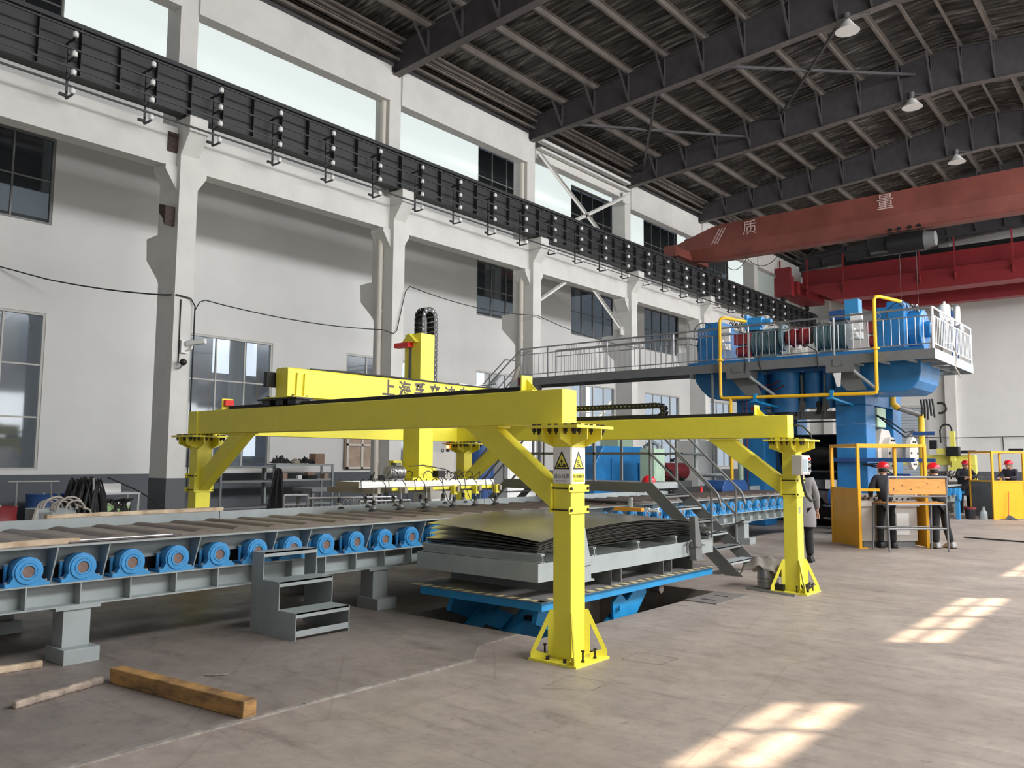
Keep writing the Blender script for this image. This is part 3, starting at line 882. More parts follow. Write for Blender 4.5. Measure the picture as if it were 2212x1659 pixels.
# ================================================================== ROLLER CONVEYOR
cv = thing('roller_conveyor', 'long grey roller conveyor with blue pillow-block bearings running along the hall', 'conveyor', (-8.2, 3, 0))
Y0, PITCH_ = 2.697, 0.4233
NK = range(-4, 42)
y0c, y1c = Y0 - 4.6 * PITCH_, 20.4
mb = MB()
for xo, xi in ((-7.30, -7.56), (-8.95, -9.18)):
    xm = (xo + xi) / 2
    mb.ibeam_y(y0c, y1c, xm, 0.455, 0.657, abs(xo - xi), 0.012, 0.01)
for k in NK:
    yk = Y0 + k * PITCH_ - 0.008
    mb.box(-7.425, -7.305, yk - .005, yk + .005, 0.467, 0.645)
for k in range(-1, 6):
    mb.box(-9.0, -7.5, 3.1 + 3.345 * k - .06, 3.1 + 3.345 * k + .06, 0.47, 0.60)
mb.build('bottom_beam', 'grey', cv)
mb = MB()
mb.box(-7.50, -7.285, y0c, y1c, 0.955, 0.970); mb.box(-7.505, -7.49, y0c, y1c, 0.79, 0.955)
pat = [0, 1, 3]
ribs = []
for k in range(-6, 42):
    if k % 5 in (0, 1, 3): ribs.append(Y0 + (k + 0.5) * PITCH_)
for yk in ribs:
    mb.prism([(-7.29, .955), (-7.49, .955), (-7.55, .66), (-7.41, .66)], 'xz', yk - .006, yk + .006)
mb.build('upper_flange', 'grey', cv)
MB().box(-8.96, -7.30, y0c, y1c, .9705, .9735).build('deck_plate', 'deck', cv)
for i, k in enumerate(range(-1, 9)):
    ya = 3.05 + (k - 1) * 2.4
    if ya > 20: break
    MB().box(-9.115, -9.10, ya, ya + 2.39, 0.83, 1.062).build('side_panel', 'grey', cv)
MB().box(-9.18, -8.92, y0c, y1c, 0.81, 0.83).build('side_panel_ledge', 'grey', cv)
# rollers
rp = MB().cyl((-8.93, 0, 0), (-7.62, 0, 0), 0.2085, 32).build('roller', 'rollr', cv, smooth=True, local=True)
# pillow-block bearing, authored round its own shaft centre
prof = [(-.168, -.119), (.168, -.119), (.168, -.092), (.135, -.083)]
prof += [(.116 * math.cos(math.radians(a)), .116 * math.sin(math.radians(a))) for a in range(-28, 209, 12)]
prof += [(-.135, -.083), (-.168, -.092)]
b = MB().prism(prof, 'yz', -0.075, 0.0)
b.ring((0.004, 0, 0), (1, 0, 0), 0.068, 0.100, 0.016, 28); b.ring((0.0, 0, 0), (1, 0, 0), 0.048, 0.066, 0.03, 24)
b.box(-.2, -.075, -.168, .168, -.119, -.095)
b.cyl((-.2, 0, 0), (-.07, 0, 0), .105, 20)
for s in (-1, 1): b.cyl((-.13, s * .122, -.1), (-.13, s * .122, .045), .017, 8)
bp = b.build('bearing', 'blue', cv, bevel=.003, local=True)
sh = MB().cyl((-.06, 0, 0), (.006, 0, 0), .047, 20).build('shaft_end', 'shaft', bp, local=True)
bl = MB()
for s in (-1, 1):
    bl.cyl((-.04, s * .148, -.095), (-.04, s * .148, -.072), .014, 6); bl.cyl((-.13, s * .122, .045), (-.13, s * .122, .06), .022, 6)
bl = bl.build('bolt', 'steel', bp, local=True)
for i, k in enumerate(NK):
    yk = Y0 + k * PITCH_
    for src, x in ((rp, -8.2), (bp, -15.5)):
        if i == 0: c = src
        else:
            c = src.copy(); COL.objects.link(c); c.parent = cv
            for ch in src.children:
                d = ch.copy(); COL.objects.link(d); d.parent = c
        c.location = (0.0 if src is rp else -7.32, 0, 0)
        c.location = Vector((8.2 if src is rp else -7.315 + 8.2, yk - 3, 0.774 if src is bp else 0.790))
# legs
for i, k in enumerate(range(-1, 6)):
    yk = 3.09 + 3.345 * k
    for xa, xb, nm in ((-7.31, -7.52, 'n'), (-8.98, -9.16, 'f')):
        L = MB().box(xa, xb, yk - .105, yk + .115, 0.125, 0.43).build('leg', 'grey', cv)
        MB().box(xa + .02, xb - .03, yk - .175, yk + .19, 0.43, 0.455).build('cap_plate', 'grey', L)
        MB().box(xa + .13, xb - .02, yk - .14, yk + .15, 0.0, 0.125).build('foot_block', 'grey', L, bevel=.004)

# boards and rods lying on the conveyor
def board(name, p, q, w, h, m, lab, cat, bev=0.008, rnd=0.006):
    p, q = Vector(p), Vector(q)
    n = 14
    d = (q - p).normalized(); sd = d.cross(Vector((0, 0, 1))).normalized()
    vs, fs = [], []
    for i in range(n + 1):
        c = p.lerp(q, i / n)
        for a, b_ in ((-1, 0), (1, 0), (1, 1), (-1, 1)):
            vs.append(c + sd * (a * w / 2 + random.uniform(-rnd, rnd)) + Vector((0, 0, b_ * h + (random.uniform(-rnd, rnd) if b_ else 0))))
    for i in range(n):
        for j in range(4): fs.append((i * 4 + j, i * 4 + (j + 1) % 4, i * 4 + 4 + (j + 1) % 4, i * 4 + 4 + j))
    fs += [(3, 2, 1, 0), tuple(n * 4 + j for j in range(4))]
    return MB().add(vs, fs).build(name, m, label=lab, cat=cat, bevel=bev)
board('wooden_plank', (-9.14, 3.50, 1.062), (-9.14, 5.50, 1.062), 0.08, 0.045, 'woodp', 'pale wooden plank lying along the top edge of the conveyor side panel', 'plank')
board('wooden_plank', (-7.37, 1.3, 0.971), (-7.37, 3.10, 0.971), 0.09, 0.045, 'woodp', 'rough brown-edged plank lying on the near flange of the conveyor', 'plank')
MB().cyl((-7.42, 3.0, 0.985), (-7.40, 3.95, 0.985), 0.013, 10).build('steel_rod', 'steel', label='dark steel rod lying on the conveyor flange beside the plank', cat='rod')
MB().cyl((-7.33, 3.0, 0.981), (-7.33, 4.0, 0.981), 0.010, 8).build('steel_rod', 'bolt', label='thinner steel rod at the outer edge of the conveyor flange', cat='rod')

# ================================================================== TIMBER ON THE FLOOR
board('timber_beam', (-4.87, 3.19, 0.006), (-6.40, 3.02, 0.006), 0.11, 0.112, 'woodb', 'thick yellowish-brown squared timber beam lying on the floor plates', 'beam', rnd=0.003)
board('wooden_pole', (-6.22, 2.25, 0.006), (-6.43, 2.93, 0.006), 0.055, 0.05, 'woodr', 'rough flaking pole lying against the end of the thick timber beam', 'pole', 0.015)
board('wooden_pole', (-7.35, 1.9, 0.006), (-7.28, 2.83, 0.006), 0.06, 0.055, 'woodp', 'pale stripped pole on the floor beside the conveyor foot, at the left edge', 'pole', 0.015)
MB().tube([(-6.05, 3.55, 0.012), (-5.98, 3.6, 0.014), (-5.93, 3.68, 0.012)], .008, 5).build('wood_chip', 'woodr', label='small dark splinter lying on the floor behind the timber beam', cat='splinter')

# ================================================================== STEP STOOL
st = thing('step_stool', 'dark grey welded steel step stool with three steps in front of the conveyor', 'steps', (-6.9, 5.05, 0))
pr = [(-6.54, 0.006), (-6.54, .257), (-6.815, .257), (-6.815, .517), (-7.085, .517), (-7.085, .778), (-7.283, .778), (-7.283, 0.006)]
for ya in (4.735, 5.362):
    MB().prism(pr, 'xz', ya, ya + .008).build('side_plate', 'grey', st)
for xa, xb, z in ((-6.54, -6.84, .25), (-6.815, -7.11, .51), (-7.085, -7.283, .771)):
    mb = MB().box(xa, xb, 4.743, 5.362, z - .006, z + .008); mb.box(xa, xa - .006, 4.743, 5.362, z - .038, z + .008)
    mb.build('tread', 'grey', st)
MB().box(-6.545, -6.553, 4.743, 5.362, .04, .095).build('toe_bar', 'grey', st)

# ================================================================== LIFT TABLE IN ITS PIT
lt = thing('lift_table', 'blue scissor lift table with a striped edge standing in the floor pit', 'lift table', (-5.85, 8.25, -0.75))
TX0, TX1, TY0, TY1 = -6.66, -4.97, 6.45, 10.12
mb = MB()
mb.box(TX0, TX1, TY0, TY0 + .06, .235, .325); mb.box(TX0, TX1, TY1 - .06, TY1, .235, .325)
mb.box(TX0, TX0 + .06, TY0 + .06, TY1 - .06, .235, .325); mb.box(TX1 - .06, TX1, TY0 + .06, TY1 - .06, .235, .325)
mb.build('blue_rim', 'tableblue', lt)
MB().box(TX0 - .09, TX1 + .04, TY0 - .06, TY1 + .06, .3255, .333).build('deck_plate', 'mat', lt)
def haz(p, q, inward, n):
    a, b_ = MB(), MB()
    p, q, w = Vector(p), Vector(q), Vector(inward)
    for i in range(n):
        c0, c1 = p.lerp(q, i / n), p.lerp(q, (i + 1) / n)
        sh_ = (q - p).normalized() * random.uniform(.02, .04)
        (a if i % 2 == 0 else b_).add([c0, c1, c1 + w + sh_, c0 + w + sh_], [(0, 1, 2, 3)])
    return a, b_
for p, q, w, n in (((TX0 - .085, TY0 - .055, .3345), (TX1 + .035, TY0 - .055, .3345), (0, .10, 0), 24), ((TX1 + .035, TY0 - .05, .3345), (TX1 + .035, TY1 + .055, .3345), (-.10, 0, 0), 44)):
    a, b_ = haz(p, q, w, n)
    s_ = a.build('hazard_strip', 'hazy', lt, kind='stuff')
    b_.build('dark_stripes', 'hazk', s_, kind='stuff')
for x in (-5.2, -6.4):
    MB().bar((x, 7.25, -.62), (x, 8.62, .16), .06, .24, up=(0, -.5, .87)).build('scissor_arm', 'tableblue', lt)
    MB().bar((x - .08, 6.75, .14), (x - .08, 8.7, -.62), .06, .22, up=(0, .4, .9)).build('scissor_arm', 'tableblue', lt)
    MB().bar((x - .02, 6.45, -.55), (x - .02, 7.5, .1), .05, .2, up=(0, -.5, .87)).build('scissor_arm', 'tableblue', lt)
MB().prism([(7.98, -.1), (7.96, .11), (8.12, .205), (8.26, .10), (8.46, .225), (8.66, .225), (8.70, .15), (8.44, -.1)], 'yz', -5.16, -5.13).build('hinge_plate', 'tableblue', lt)
MB().cyl((-6.45, 7.95, -.2), (-5.12, 7.95, -.2), .035, 12).build('pivot_shaft', 'bolt', lt)
MB().box(-6.6, -5.05, 6.6, 10.0, -.75, -.68).build('base_frame', 'girder', lt)
MB().cyl((-5.1, 8.05, .05), (-5.08, 8.05, .05), .03, 12).build('pin', 'tableblue', lt)
MB().cyl((-5.15, 8.86, .18), (-5.02, 8.86, .18), .055, 14).build('roller_wheel', 'rollr', lt)

# pallet frame resting on the table
pf = thing('pallet_frame', 'grey welded steel pallet frame under the stack of steel sheets', 'pallet', (-5.9, 8.4, .333))
FX0, FX1, FY0, FY1 = -6.75, -5.04, 6.48, 10.28
mb = MB()
mb.box(FX1 - .012, FX1, FY0, FY1, .50, .682); mb.box(FX0, FX0 + .012, FY0, FY1, .50, .682)
mb.box(FX0 + .012, FX1 - .012, FY0, FY0 + .012, .50, .682); mb.box(FX0 + .012, FX1 - .012, FY1 - .012, FY1, .50, .682)
for x in (-6.2, -5.6): mb.box(x, x + .01, FY0 + .012, FY1 - .012, .52, .68)
mb.build('side_frame', 'grey', pf)
for yr in (6.56, 7.47, 8.38, 9.28, 10.2):
    mb = MB().box(FX0 + .02, FX1 - .002, yr - .006, yr + .006, .683, .765); mb.box(FX0 + .02, FX1 - .002, yr - .025, yr + .025, .75, .775); mb.box(FX0 + .02, FX1 - .002, yr - .04, yr + .04, .683, .692)
    mb.build('cross_rail', 'grey', pf)
for ya, yb in ((6.98, 7.18), (7.80, 8.02), (8.96, 9.18), (9.70, 9.72)):
    mb = MB().box(FX0 + .05, FX1 - .01, ya, ya + .012, .334, .50); mb.box(FX0 + .05, FX1 - .01, yb - .012, yb, .334, .50)
    if yb - ya > .1: mb.box(FX0 + .05, FX1 - .01, ya + .012, yb - .012, .334, .346)
    mb.build('fork_channel', 'greyd', pf)
for yy, flip in ((9.62, 0), (7.10, 0)):
    s_ = MB().prism([(yy, .46), (yy + .17, .46), (yy + .16, .66), (yy + .06, 1.0), (yy - .02, 1.0)], 'yz', -5.03, -4.95)
    s_.box(-5.03, -4.93, yy - .02, yy + .22, .62, .64); s_.box(-5.03, -4.93, yy - .02, yy + .2, .45, .47)
    s_ = s_.build('stake', 'greyd' if yy > 9 else 'grey', pf)
    MB().tube([(-4.99, yy - .15, .55), (-4.99, yy - .15, .68), (-4.99, yy - .05, .70), (-4.99, yy - .04, .62)], .014, 6).build('hook', 'greyd', s_)
MB().tube([(-5.2, 10.0, .76), (-4.98, 10.0, .74), (-4.85, 10.3, .83), (-4.7, 10.5, .92)], .012, 6).build('loose_wire', 'rubber', label='thick black wire curling off the end of the sheet stack', cat='wire')

# the bowed steel sheets
NS = 15
for i in range(NS):
    t = i / (NS - 1)
    nx, ny = 10, 16
    near = i >= NS - 3
    xa, xb = -6.62 - random.uniform(0, .08), -5.10 + random.uniform(-.02, .02)
    ya, yb = 6.56 + random.uniform(-.03, .05), 10.30 + random.uniform(-.06, .12)
    vs, fs = [], []
    for j in range(ny + 1):
        for k in range(nx + 1):
            px, py = k / nx, j / ny
            x, y = xa + (xb - xa) * px, ya + (yb - ya) * py
            arch = math.sin(PI * min(1, max(0, py * 1.02))) ** 0.8
            z = .7765 + i * (.0045 + .0105 * arch) + .008 * arch * (1 if i else 0)
            z += .02 * t * math.sin(PI * px)
            if near:   # upper sheets lift away at the left and near edge
                lift = (i - (NS - 4)) / 3
                z += lift * .10 * (1 - px) ** 1.1 * (1 - .8 * py) + .045 * lift * (1 - py) ** 3
            vs.append((x, y, z))
    n0 = len(vs)
    vs += [(a_, b_, c_ + .003) for a_, b_, c_ in vs]
    w = nx + 1
    for j in range(ny):
        for k in range(nx):
            q = (j * w + k, j * w + k + 1, (j + 1) * w + k + 1, (j + 1) * w + k)
            fs.append(q[::-1]); fs.append(tuple(n0 + c for c in q))
    nf = len(fs)
    bd = [k for k in range(w)] + [j * w + nx for j in range(1, ny + 1)] + [ny * w + k for k in range(nx - 1, -1, -1)] + [j * w for j in range(ny - 1, 0, -1)]
    mb = MB().add(vs, fs)
    mb.add(vs, [(bd[k], bd[(k + 1) % len(bd)], n0 + bd[(k + 1) % len(bd)], n0 + bd[k]) for k in range(len(bd))], 1)
    if i == NS - 1: lab = 'topmost oily steel sheet of the bowed stack on the lift table'
    elif i == 0: lab = 'lowest steel sheet of the stack, lying on the rails of the pallet frame'
    elif i == NS - 2: lab = 'steel sheet directly under the topmost one, its left corner showing'
    else: lab = 'thin bowed steel sheet, %s from the top of the stack on the pallet' % ORD[NS - 1 - i]
    o = mb.build('steel_sheet', ['sheet', 'sheete'], smooth=True, label=lab, cat='steel sheet', group='steel sheets stacked on the lift table')

# cover plate beside the pit
cp_ = MB().box(-4.93, -4.50, 9.26, 10.12, 0.0, 0.012).build('checker_cover_plate', 'chk', label='rusty checker-plate pit cover with two slots in the floor', cat='cover plate')
for y in (9.45, 9.8): MB().box(-4.80, -4.62, y, y + .035, .0125, .014).build('slot', 'black', cp_)

# ================================================================== GANTRY OVER THE LIFT
gf = thing('sheet_gantry', 'bright yellow gantry frame on four bolted columns around the lift table', 'gantry', (-7.3, 8.3, 0))
def bolt_grid(mb, pts, z0, z1, r_=.009):
    for x, y in pts:
        mb.cyl((x, y, z0), (x, y, z1), r_ * .8, 6); mb.cyl((x, y, z0 + .004), (x, y, z0 + .022), r_ * 1.7, 6)
def column(cx, cy, sgn, wx=.19, wy=.21):
    x0, x1, y0, y1 = cx - wx / 2, cx + wx / 2, cy - wy / 2, cy + wy / 2
    c = MB().box(x0, x1, y0, y1, .02, 1.975).build('column', 'yellow', gf, bevel=.006)
    MB().box(cx - .25, cx + .25, cy - .25, cy + .25, 0, .02).build('base_plate', 'yellow', c)
    for sx in (-1, 1):
        for sy in (-1, 1):
            px, py = cx + sx * (wx / 2 - .005), cy + sy * (wy / 2 - .005)
            dx, dy = sx * .7071, sy * .7071
            P = lambda r_, z: (px + dx * r_, py + dy * r_, z)
            m_ = MB()
            def plate(poly):
                n = Vector((-dy, dx, 0)) * .006
                vs = [Vector(P(*q)) - n for q in poly] + [Vector(P(*q)) + n for q in poly]
                k = len(poly)
                m_.add(vs, [tuple(range(k))[::-1], tuple(range(k, 2 * k))] + [(i, (i + 1) % k, k + (i + 1) % k, k + i) for i in range(k)])
            plate([(0, .02), (.05, .05), (.05, .30), (0, .42)]); plate([(.05, .30), (.155, .08), (.20, .07), (.035, .42), (0, .42)]); plate([(.05, .02), (.20, .02), (.20, .07), (.155, .08), (.05, .05)])
            m_.build('base_gusset', 'yellow', c)
    for q in sorted({q for a in (-.08, .1) for b_ in (-.2, .2) for q in ((a, b_), (b_, a))}):
        z = random.choice((.05, .10, .115))
        MB().cyl((cx + q[0], cy + q[1], .021), (cx + q[0], cy + q[1], z), .009, 6).cyl((cx + q[0], cy + q[1], z - .012), (cx + q[0], cy + q[1], z), .016, 6).cyl((cx + q[0], cy + q[1], .021), (cx + q[0], cy + q[1], .034), .016, 6).build('anchor_bolt', 'bolt', c)
    m_ = MB()
    top_ = lambda w: [(-w, 1.975), (-w, 1.885), (-wx / 2, 1.82), (wx / 2, 1.82), (w, 1.885), (w, 1.975)]
    for yy in (y0 - .001, y1 + .001): m_.prism([(cx + a, z) for a, z in top_(.27)], 'xz', yy - .006, yy + .006)
    for xx in (x0 - .001, x1 + .001): m_.prism([(cy + a, z) for a, z in top_(.27)], 'yz', xx - .006, xx + .006)
    m_.build('head_gusset', 'yellow', c)
    MB().box(cx - .28, cx + .28, cy - .28, cy + .28, 1.976, 2.0).build('cap_plate', 'yellow', c)
    MB().box(cx - .24, cx + .18, cy - .17, cy + .17, 2.0, 2.02).build('beam_foot', 'yellow', c)
    for q in sorted({q for a in (-.22, -.16, -.05, 0.02, .12, .2) for b_ in (-.22, .22) for q in ((a, b_), (b_, a))}):
                m_ = MB(); m_.cyl((cx + q[0], cy + q[1], 1.925), (cx + q[0], cy + q[1], 2.012), .008, 6); m_.cyl((cx + q[0], cy + q[1], 1.945), (cx + q[0], cy + q[1], 1.975), .017, 6); m_.cyl((cx + q[0], cy + q[1], 2.0), (cx + q[0], cy + q[1], 2.015), .017, 6)
                m_.build('head_bolt', 'bolt', c)
    # brace with clamp
    e = x0 if sgn < 0 else x1
    br = MB().prism([(e + sgn * 1.09, 2.005), (e + sgn * .71, 2.005), (e + sgn * .02, 1.49), (e + sgn * .02, 1.26)], 'xz', cy - .07, cy + .07).build('brace', 'yellow', gf, bevel=.004)
    o = x1 if sgn < 0 else x0
    MB().box(e + sgn * .001, e + sgn * .02, cy - .14, cy + .14, 1.25, 1.50).build('clamp_plate', 'yellow', br)
    MB().box(o, o - sgn * .014, cy - .15, cy + .15, 1.43, 1.49).build('clamp_plate', 'yellow', br)
    MB().box(o, o - sgn * .014, cy - .15, cy + .15, 1.245, 1.305).build('clamp_plate', 'yellow', br)
    MB().box(e + sgn * .66, e + sgn * 1.12, cy - .09, cy + .09, 2.003, 2.02).build('top_plate', 'yellow', br)
    for z in (1.46, 1.275):
        for yy in (cy - .125, cy + .125): MB().cyl((e + sgn * .03, yy, z), (o - sgn * .028, yy, z), .007, 6).cyl((o - sgn * .014, yy, z), (o - sgn * .026, yy, z), .014, 6).build('clamp_rod', 'bolt', br)
    return c
cols = [column(-4.245, 5.895, -1), column(-4.175, 10.89, -1), column(-10.39, 5.9, 1), column(-10.17, 10.89, 1)]
b1 = MB().box(-10.55, -4.24, 5.785, 6.005, 2.021, 2.326).build('cross_beam', 'yellow', gf, bevel=.008)
b2 = MB().box(-10.3, -4.18, 10.78, 11.0, 2.027, 2.329).build('cross_beam', 'yellow', gf, bevel=.008)
MB().box(-10.47, -10.25, 6.005, 10.78, 2.022, 2.326).build('side_beam', 'yellow', gf)
MB().box(-10.34, -10.30, 5.772, 5.785, 2.021, 2.326).build('seam_plate', 'yellow', b1)
for (y, z, bm, xa, xb) in ((5.90, 2.327, b1, -9.72, -4.78), (10.89, 2.330, b2, -9.6, -4.7)):
    m_ = MB().box(xa, xb, y - .05, y + .05, z, z + .018); m_.box(xa, xb, y - .02, y + .02, z + .018, z + .05)
    m_.build('rail', 'rubber', bm)
    for xx, s in ((xb + .04, 1), (xa - .05, -1)):
        e = MB().box(xx, xx + s * .012, y - .08, y + .08, z, z + .15)
        e.prism([(xx + s * .012, z), (xx + s * .14, z), (xx + s * .012, z + .12)], 'xz', y - .004, y + .004)
        e.box(xx - .01, xx + s * .14, y - .08, y + .08, z, z + .01)
        e = e.build('end_stop', 'yellow', bm)
        mb_ = MB().box(xx - s * .001, xx - s * .05, y - .06, y + .06, z + .06, z + .13)
        mb_.build('buffer', 'red' if s < 0 else 'darkred', e)
# signs on the nearest column
def sign(face, kind):
    if face == 'y':
        s = MB().box(-4.338, -4.152, 5.786, 5.789, 1.50, 1.815)
        T = lambda a, z, d=0: (-4.245 + a, 5.785 - d, z); R = FACE_YM
    else:
        s = MB().box(-4.1495, -4.1465, 5.797, 5.998, 1.50, 1.815)
        T = lambda a, z, d=0: (-4.146 + d, 5.897 + a, z); R = FACE_XP
    s = s.build('warning_sign', 'signw', cols[0], label='white warning sign with a black and yellow triangle')
    def poly(nm, pts, m, d):
        vs = [T(a, z, d) for a, z in pts]
        MB().add(vs, [tuple(range(len(vs)))]).build(nm, m, s)
    zc = 1.66
    poly('triangle_border', [(-.083, zc - .035), (.083, zc - .035), (0, zc + .125)], 'signk', .0012)
    poly('triangle_field', [(-.062, zc - .022), (.062, zc - .022), (0, zc + .098)], 'signy', .0018)
    if kind == 0:
        poly('hole_symbol', [(-.055, zc - .018), (.055, zc - .018), (.035, zc + .012), (.018, zc + .018), (.012, zc - .004), (-.012, zc - .004), (-.02, zc + .018), (-.038, zc + .012)], 'signk', .0024)
        poly('falling_figure', [(-.006, zc + .0), (.004, zc + .002), (.008, zc + .028), (.020, zc + .022), (.022, zc + .029), (.006, zc + .042), (.004, zc + .055), (-.004, zc + .055), (-.006, zc + .042), (-.022, zc + .03), (-.02, zc + .023), (-.006, zc + .03)], 'signk', .0024)
    else:
        for ca, cz in ((-.008, zc + .03), (-.014, zc - .003)):
            m_ = MB(); m_.ring(T(ca, cz, .002), (0, 1, 0) if face == 'y' else (1, 0, 0), .007, .014, .001, 16); m_.build('gear_symbol', 'signk', s)
        poly('hand_symbol', [(.0, zc + .012), (.008, zc + .014), (.035, zc - .014), (.022, zc - .018), (.002, zc)], 'signk', .0024)
    poly('caption_panel', [(-.088, 1.515), (.088, 1.515), (.088, 1.588), (-.088, 1.588)], 'signy' if kind else 'signw', .0012)
    letters('当心坑洞' if kind == 0 else '当心机械伤人', .043 if kind == 0 else .030, 'signk', T(0, 1.562, .0028), R, s, 'caption', .0003)
    letters('Beware of hole' if kind == 0 else 'Caution mechanical injury', .0185 if kind == 0 else .0125, 'signk', T(0, 1.525, .0028), R, s, 'caption', .0003)
sign('y', 0)
sign('x', 1)
# control box and cable loop on the second column
eb = thing('control_box', 'grey electrical control box with a window mounted on the farther yellow column', 'control box', (-4.0, 10.75, 1.53))
MB().box(-4.08, -3.95, 10.62, 10.93, 1.535, 1.79).build('cabinet', 'beige', eb, bevel=.005)
MB().box(-3.948, -3.94, 10.635, 10.915, 1.55, 1.775).build('door', 'white', eb)
MB().box(-3.94, -3.935, 10.66, 10.80, 1.575, 1.74).build('glass_window', 'screen', eb, bevel=.004)
for z, mm in ((1.745, 'red'), (1.70, 'black'), (1.66, 'steel'), (1.62, 'black'), (1.585, 'steel')): MB().cyl((-3.94, 10.86, z), (-3.915, 10.86, z), .017, 10).build('push_button', mm, eb, smooth=True)
MB().tube([(-4.02, 10.8, 1.535), (-4.0, 10.8, 1.40), (-3.98, 10.85, 1.26), (-3.95, 10.93, 1.19), (-3.93, 11.0, 1.21), (-3.96, 11.03, 1.28)], .018, 8).build('conduit_loop', 'rubber', eb, smooth=True)
MB().tube([(-4.17, 10.95, 2.2), (-4.05, 10.98, 2.18), (-3.96, 11.0, 2.08), (-3.93, 11.0, 1.95)], .012, 8).build('power_cable', 'rubber', label='black cable bowing from the end of the farther yellow beam', cat='cable')
MB().box(-4.078, -4.075, 10.83, 10.89, 1.02, 1.11).build('name_plate', 'steel', cols[1])

# travelling bridge
bg_ = thing('travelling_bridge', 'yellow bridge beam with dark lettering riding on top of the gantry', 'bridge', (-8.4, 8.3, 2.38))
mb = MB()
prb = [(-8.545, 2.44), (-8.30, 2.44), (-8.30, 2.77), (-8.32, 2.79), (-8.525, 2.79), (-8.545, 2.77)]
mb.prism(prb, 'xz', 5.79, 11.1)
mb.build('box_beam', 'yellow', bg_, bevel=.006)
for y in (5.92, 6.03): MB().prism([(y - .02, 2.45), (y + .02, 2.45), (y + .008, 2.73), (y - .008, 2.73)], 'yz', -8.30, -8.275).build('end_fin', 'yellow', bg_)
for y in (5.9, 10.9):
    c = MB().box(-8.92, -8.10, y - .12, y + .12, 2.405, 2.425).build('carriage_plate', 'black', bg_)
    m_ = MB()
    for x in (-8.83, -8.55, -8.3): m_.box(x, x + .16, y - .10, y + .10, 2.345, 2.404)
    m_.build('wheel_block', 'black', c)
    MB().box(-8.75, -8.14, y - .15, y + .14, 2.426, 2.438).build('foot_plate', 'yellow', c)
    m_ = MB()
    for x in (-8.7, -8.2): 
        for b_ in (-.1, .1): m_.cyl((x, y + b_, 2.44), (x, y + b_, 2.455), .015, 6)
    m_.build('bolt', 'bolt', c)
MB().box(-8.64, -8.56, 5.68, 5.86, 2.56, 2.74).build('drive_motor', 'black', bg_, bevel=.006)
m_ = MB().tube([(-8.42, 6.2, 2.80), (-8.4, 6.8, 2.815), (-8.44, 7.4, 2.80), (-8.4, 8.1, 2.812), (-8.42, 9.0, 2.80), (-8.4, 10.6, 2.812)], .018, 6)
m_.tube([(-8.35, 6.4, 2.80), (-8.34, 7.4, 2.81), (-8.36, 8.4, 2.80), (-8.33, 10.5, 2.81)], .014, 6)
m_.box(-8.5, -8.34, 6.1, 10.9, 2.788, 2.797)
m_.build('top_cables', 'rubber', bg_)
for ch, y in (('上', 7.39), ('海', 7.68), ('孚', 7.97), ('来', 8.26), ('迪', 8.57), ('自', 8.86)):
    letters(ch, .235, 'text', (-8.2985, y, 2.635), FACE_XP, bg_, 'painted_character', .0008, bold=.006)
m_ = MB().box(-8.5, -8.38, 8.85, 9.02, 2.79, 2.83); m_.box(-8.48, -8.40, 9.15, 9.4, 2.79, 2.83)
m_.build('cable_clamp', 'steel', bg_)

# vacuum lifter: mast, chain and suction frame move up and down together
vl = thing('vacuum_lifter', 'yellow lifting mast with a suction-cup frame hanging over the conveyor', 'lifter', (-8.75, 8.35, 1.03))
MB().box(-8.90, -8.56, 8.22, 8.50, 1.44, 3.53).build('mast', 'yellow', vl, bevel=.006)
m_ = MB().box(-8.93, -8.901, 8.27, 8.45, 2.3, 3.45); m_.box(-8.80, -8.75, 8.208, 8.219, 2.2, 3.4)
m_.build('guide_rail', 'greyd', vl)
m_ = MB().box(-9.02, -8.72, 8.12, 8.219, 3.33, 3.40)
m_.build('red_stop_block', 'red', vl)
MB().prism([(-8.9, 3.40), (-8.6, 3.40), (-8.75, 3.53)], 'xz', 8.15, 8.22).build('stop_bracket', 'yellow', vl)
def chain(name, path, w, h, parent, n_per=.075):
    pts = [Vector(p) for p in path]
    L = [0]
    for a, b_ in zip(pts, pts[1:]): L.append(L[-1] + (b_ - a).length)
    mb, dots = MB(), MB()
    side = None
    s_ = 0
    def at(t):
        for i in range(len(pts) - 1):
            if t <= L[i + 1] or i == len(pts) - 2: return pts[i].lerp(pts[i + 1], max(0, min(1, (t - L[i]) / (L[i + 1] - L[i]))))
    n = int(L[-1] / n_per)
    nrm = (pts[len(pts) // 2] - pts[0]).cross(pts[-1] - pts[0]).normalized()
    for i in range(n):
        a, b_ = at(L[-1] * i / n), at(L[-1] * (i + .86) / n)
        for q in (-1, 1): mb.bar(a + nrm * q * w / 2, b_ + nrm * q * w / 2, h, .012, up=nrm)
        c = (a + b_) / 2
        mb.bar(a + nrm * w / 2, a - nrm * w / 2, h * .8, .02, up=(b_ - a))
        mb.bar(a.lerp(b_, .5) + nrm * w / 2, a.lerp(b_, .5) - nrm * w / 2, h * .25, h * .5, up=(b_ - a))
        for q in (-1, 1): dots.cyl(c + nrm * q * (w / 2 + .007), c + nrm * q * (w / 2 + .009), .010, 6)
    o = mb.build(name, 'black', parent)
    dots.build('chain_rivet', 'steel', o)
    return o
chain('cable_chain', [(-8.72, 8.35, 3.5), (-8.72, 8.35, 3.78)] + [(-8.72, 8.475 - .125 * math.cos(math.radians(a)), 3.80 + .125 * math.sin(math.radians(a))) for a in range(0, 181, 20)] + [(-8.72, 8.60, 2.83)], .15, .075, vl)
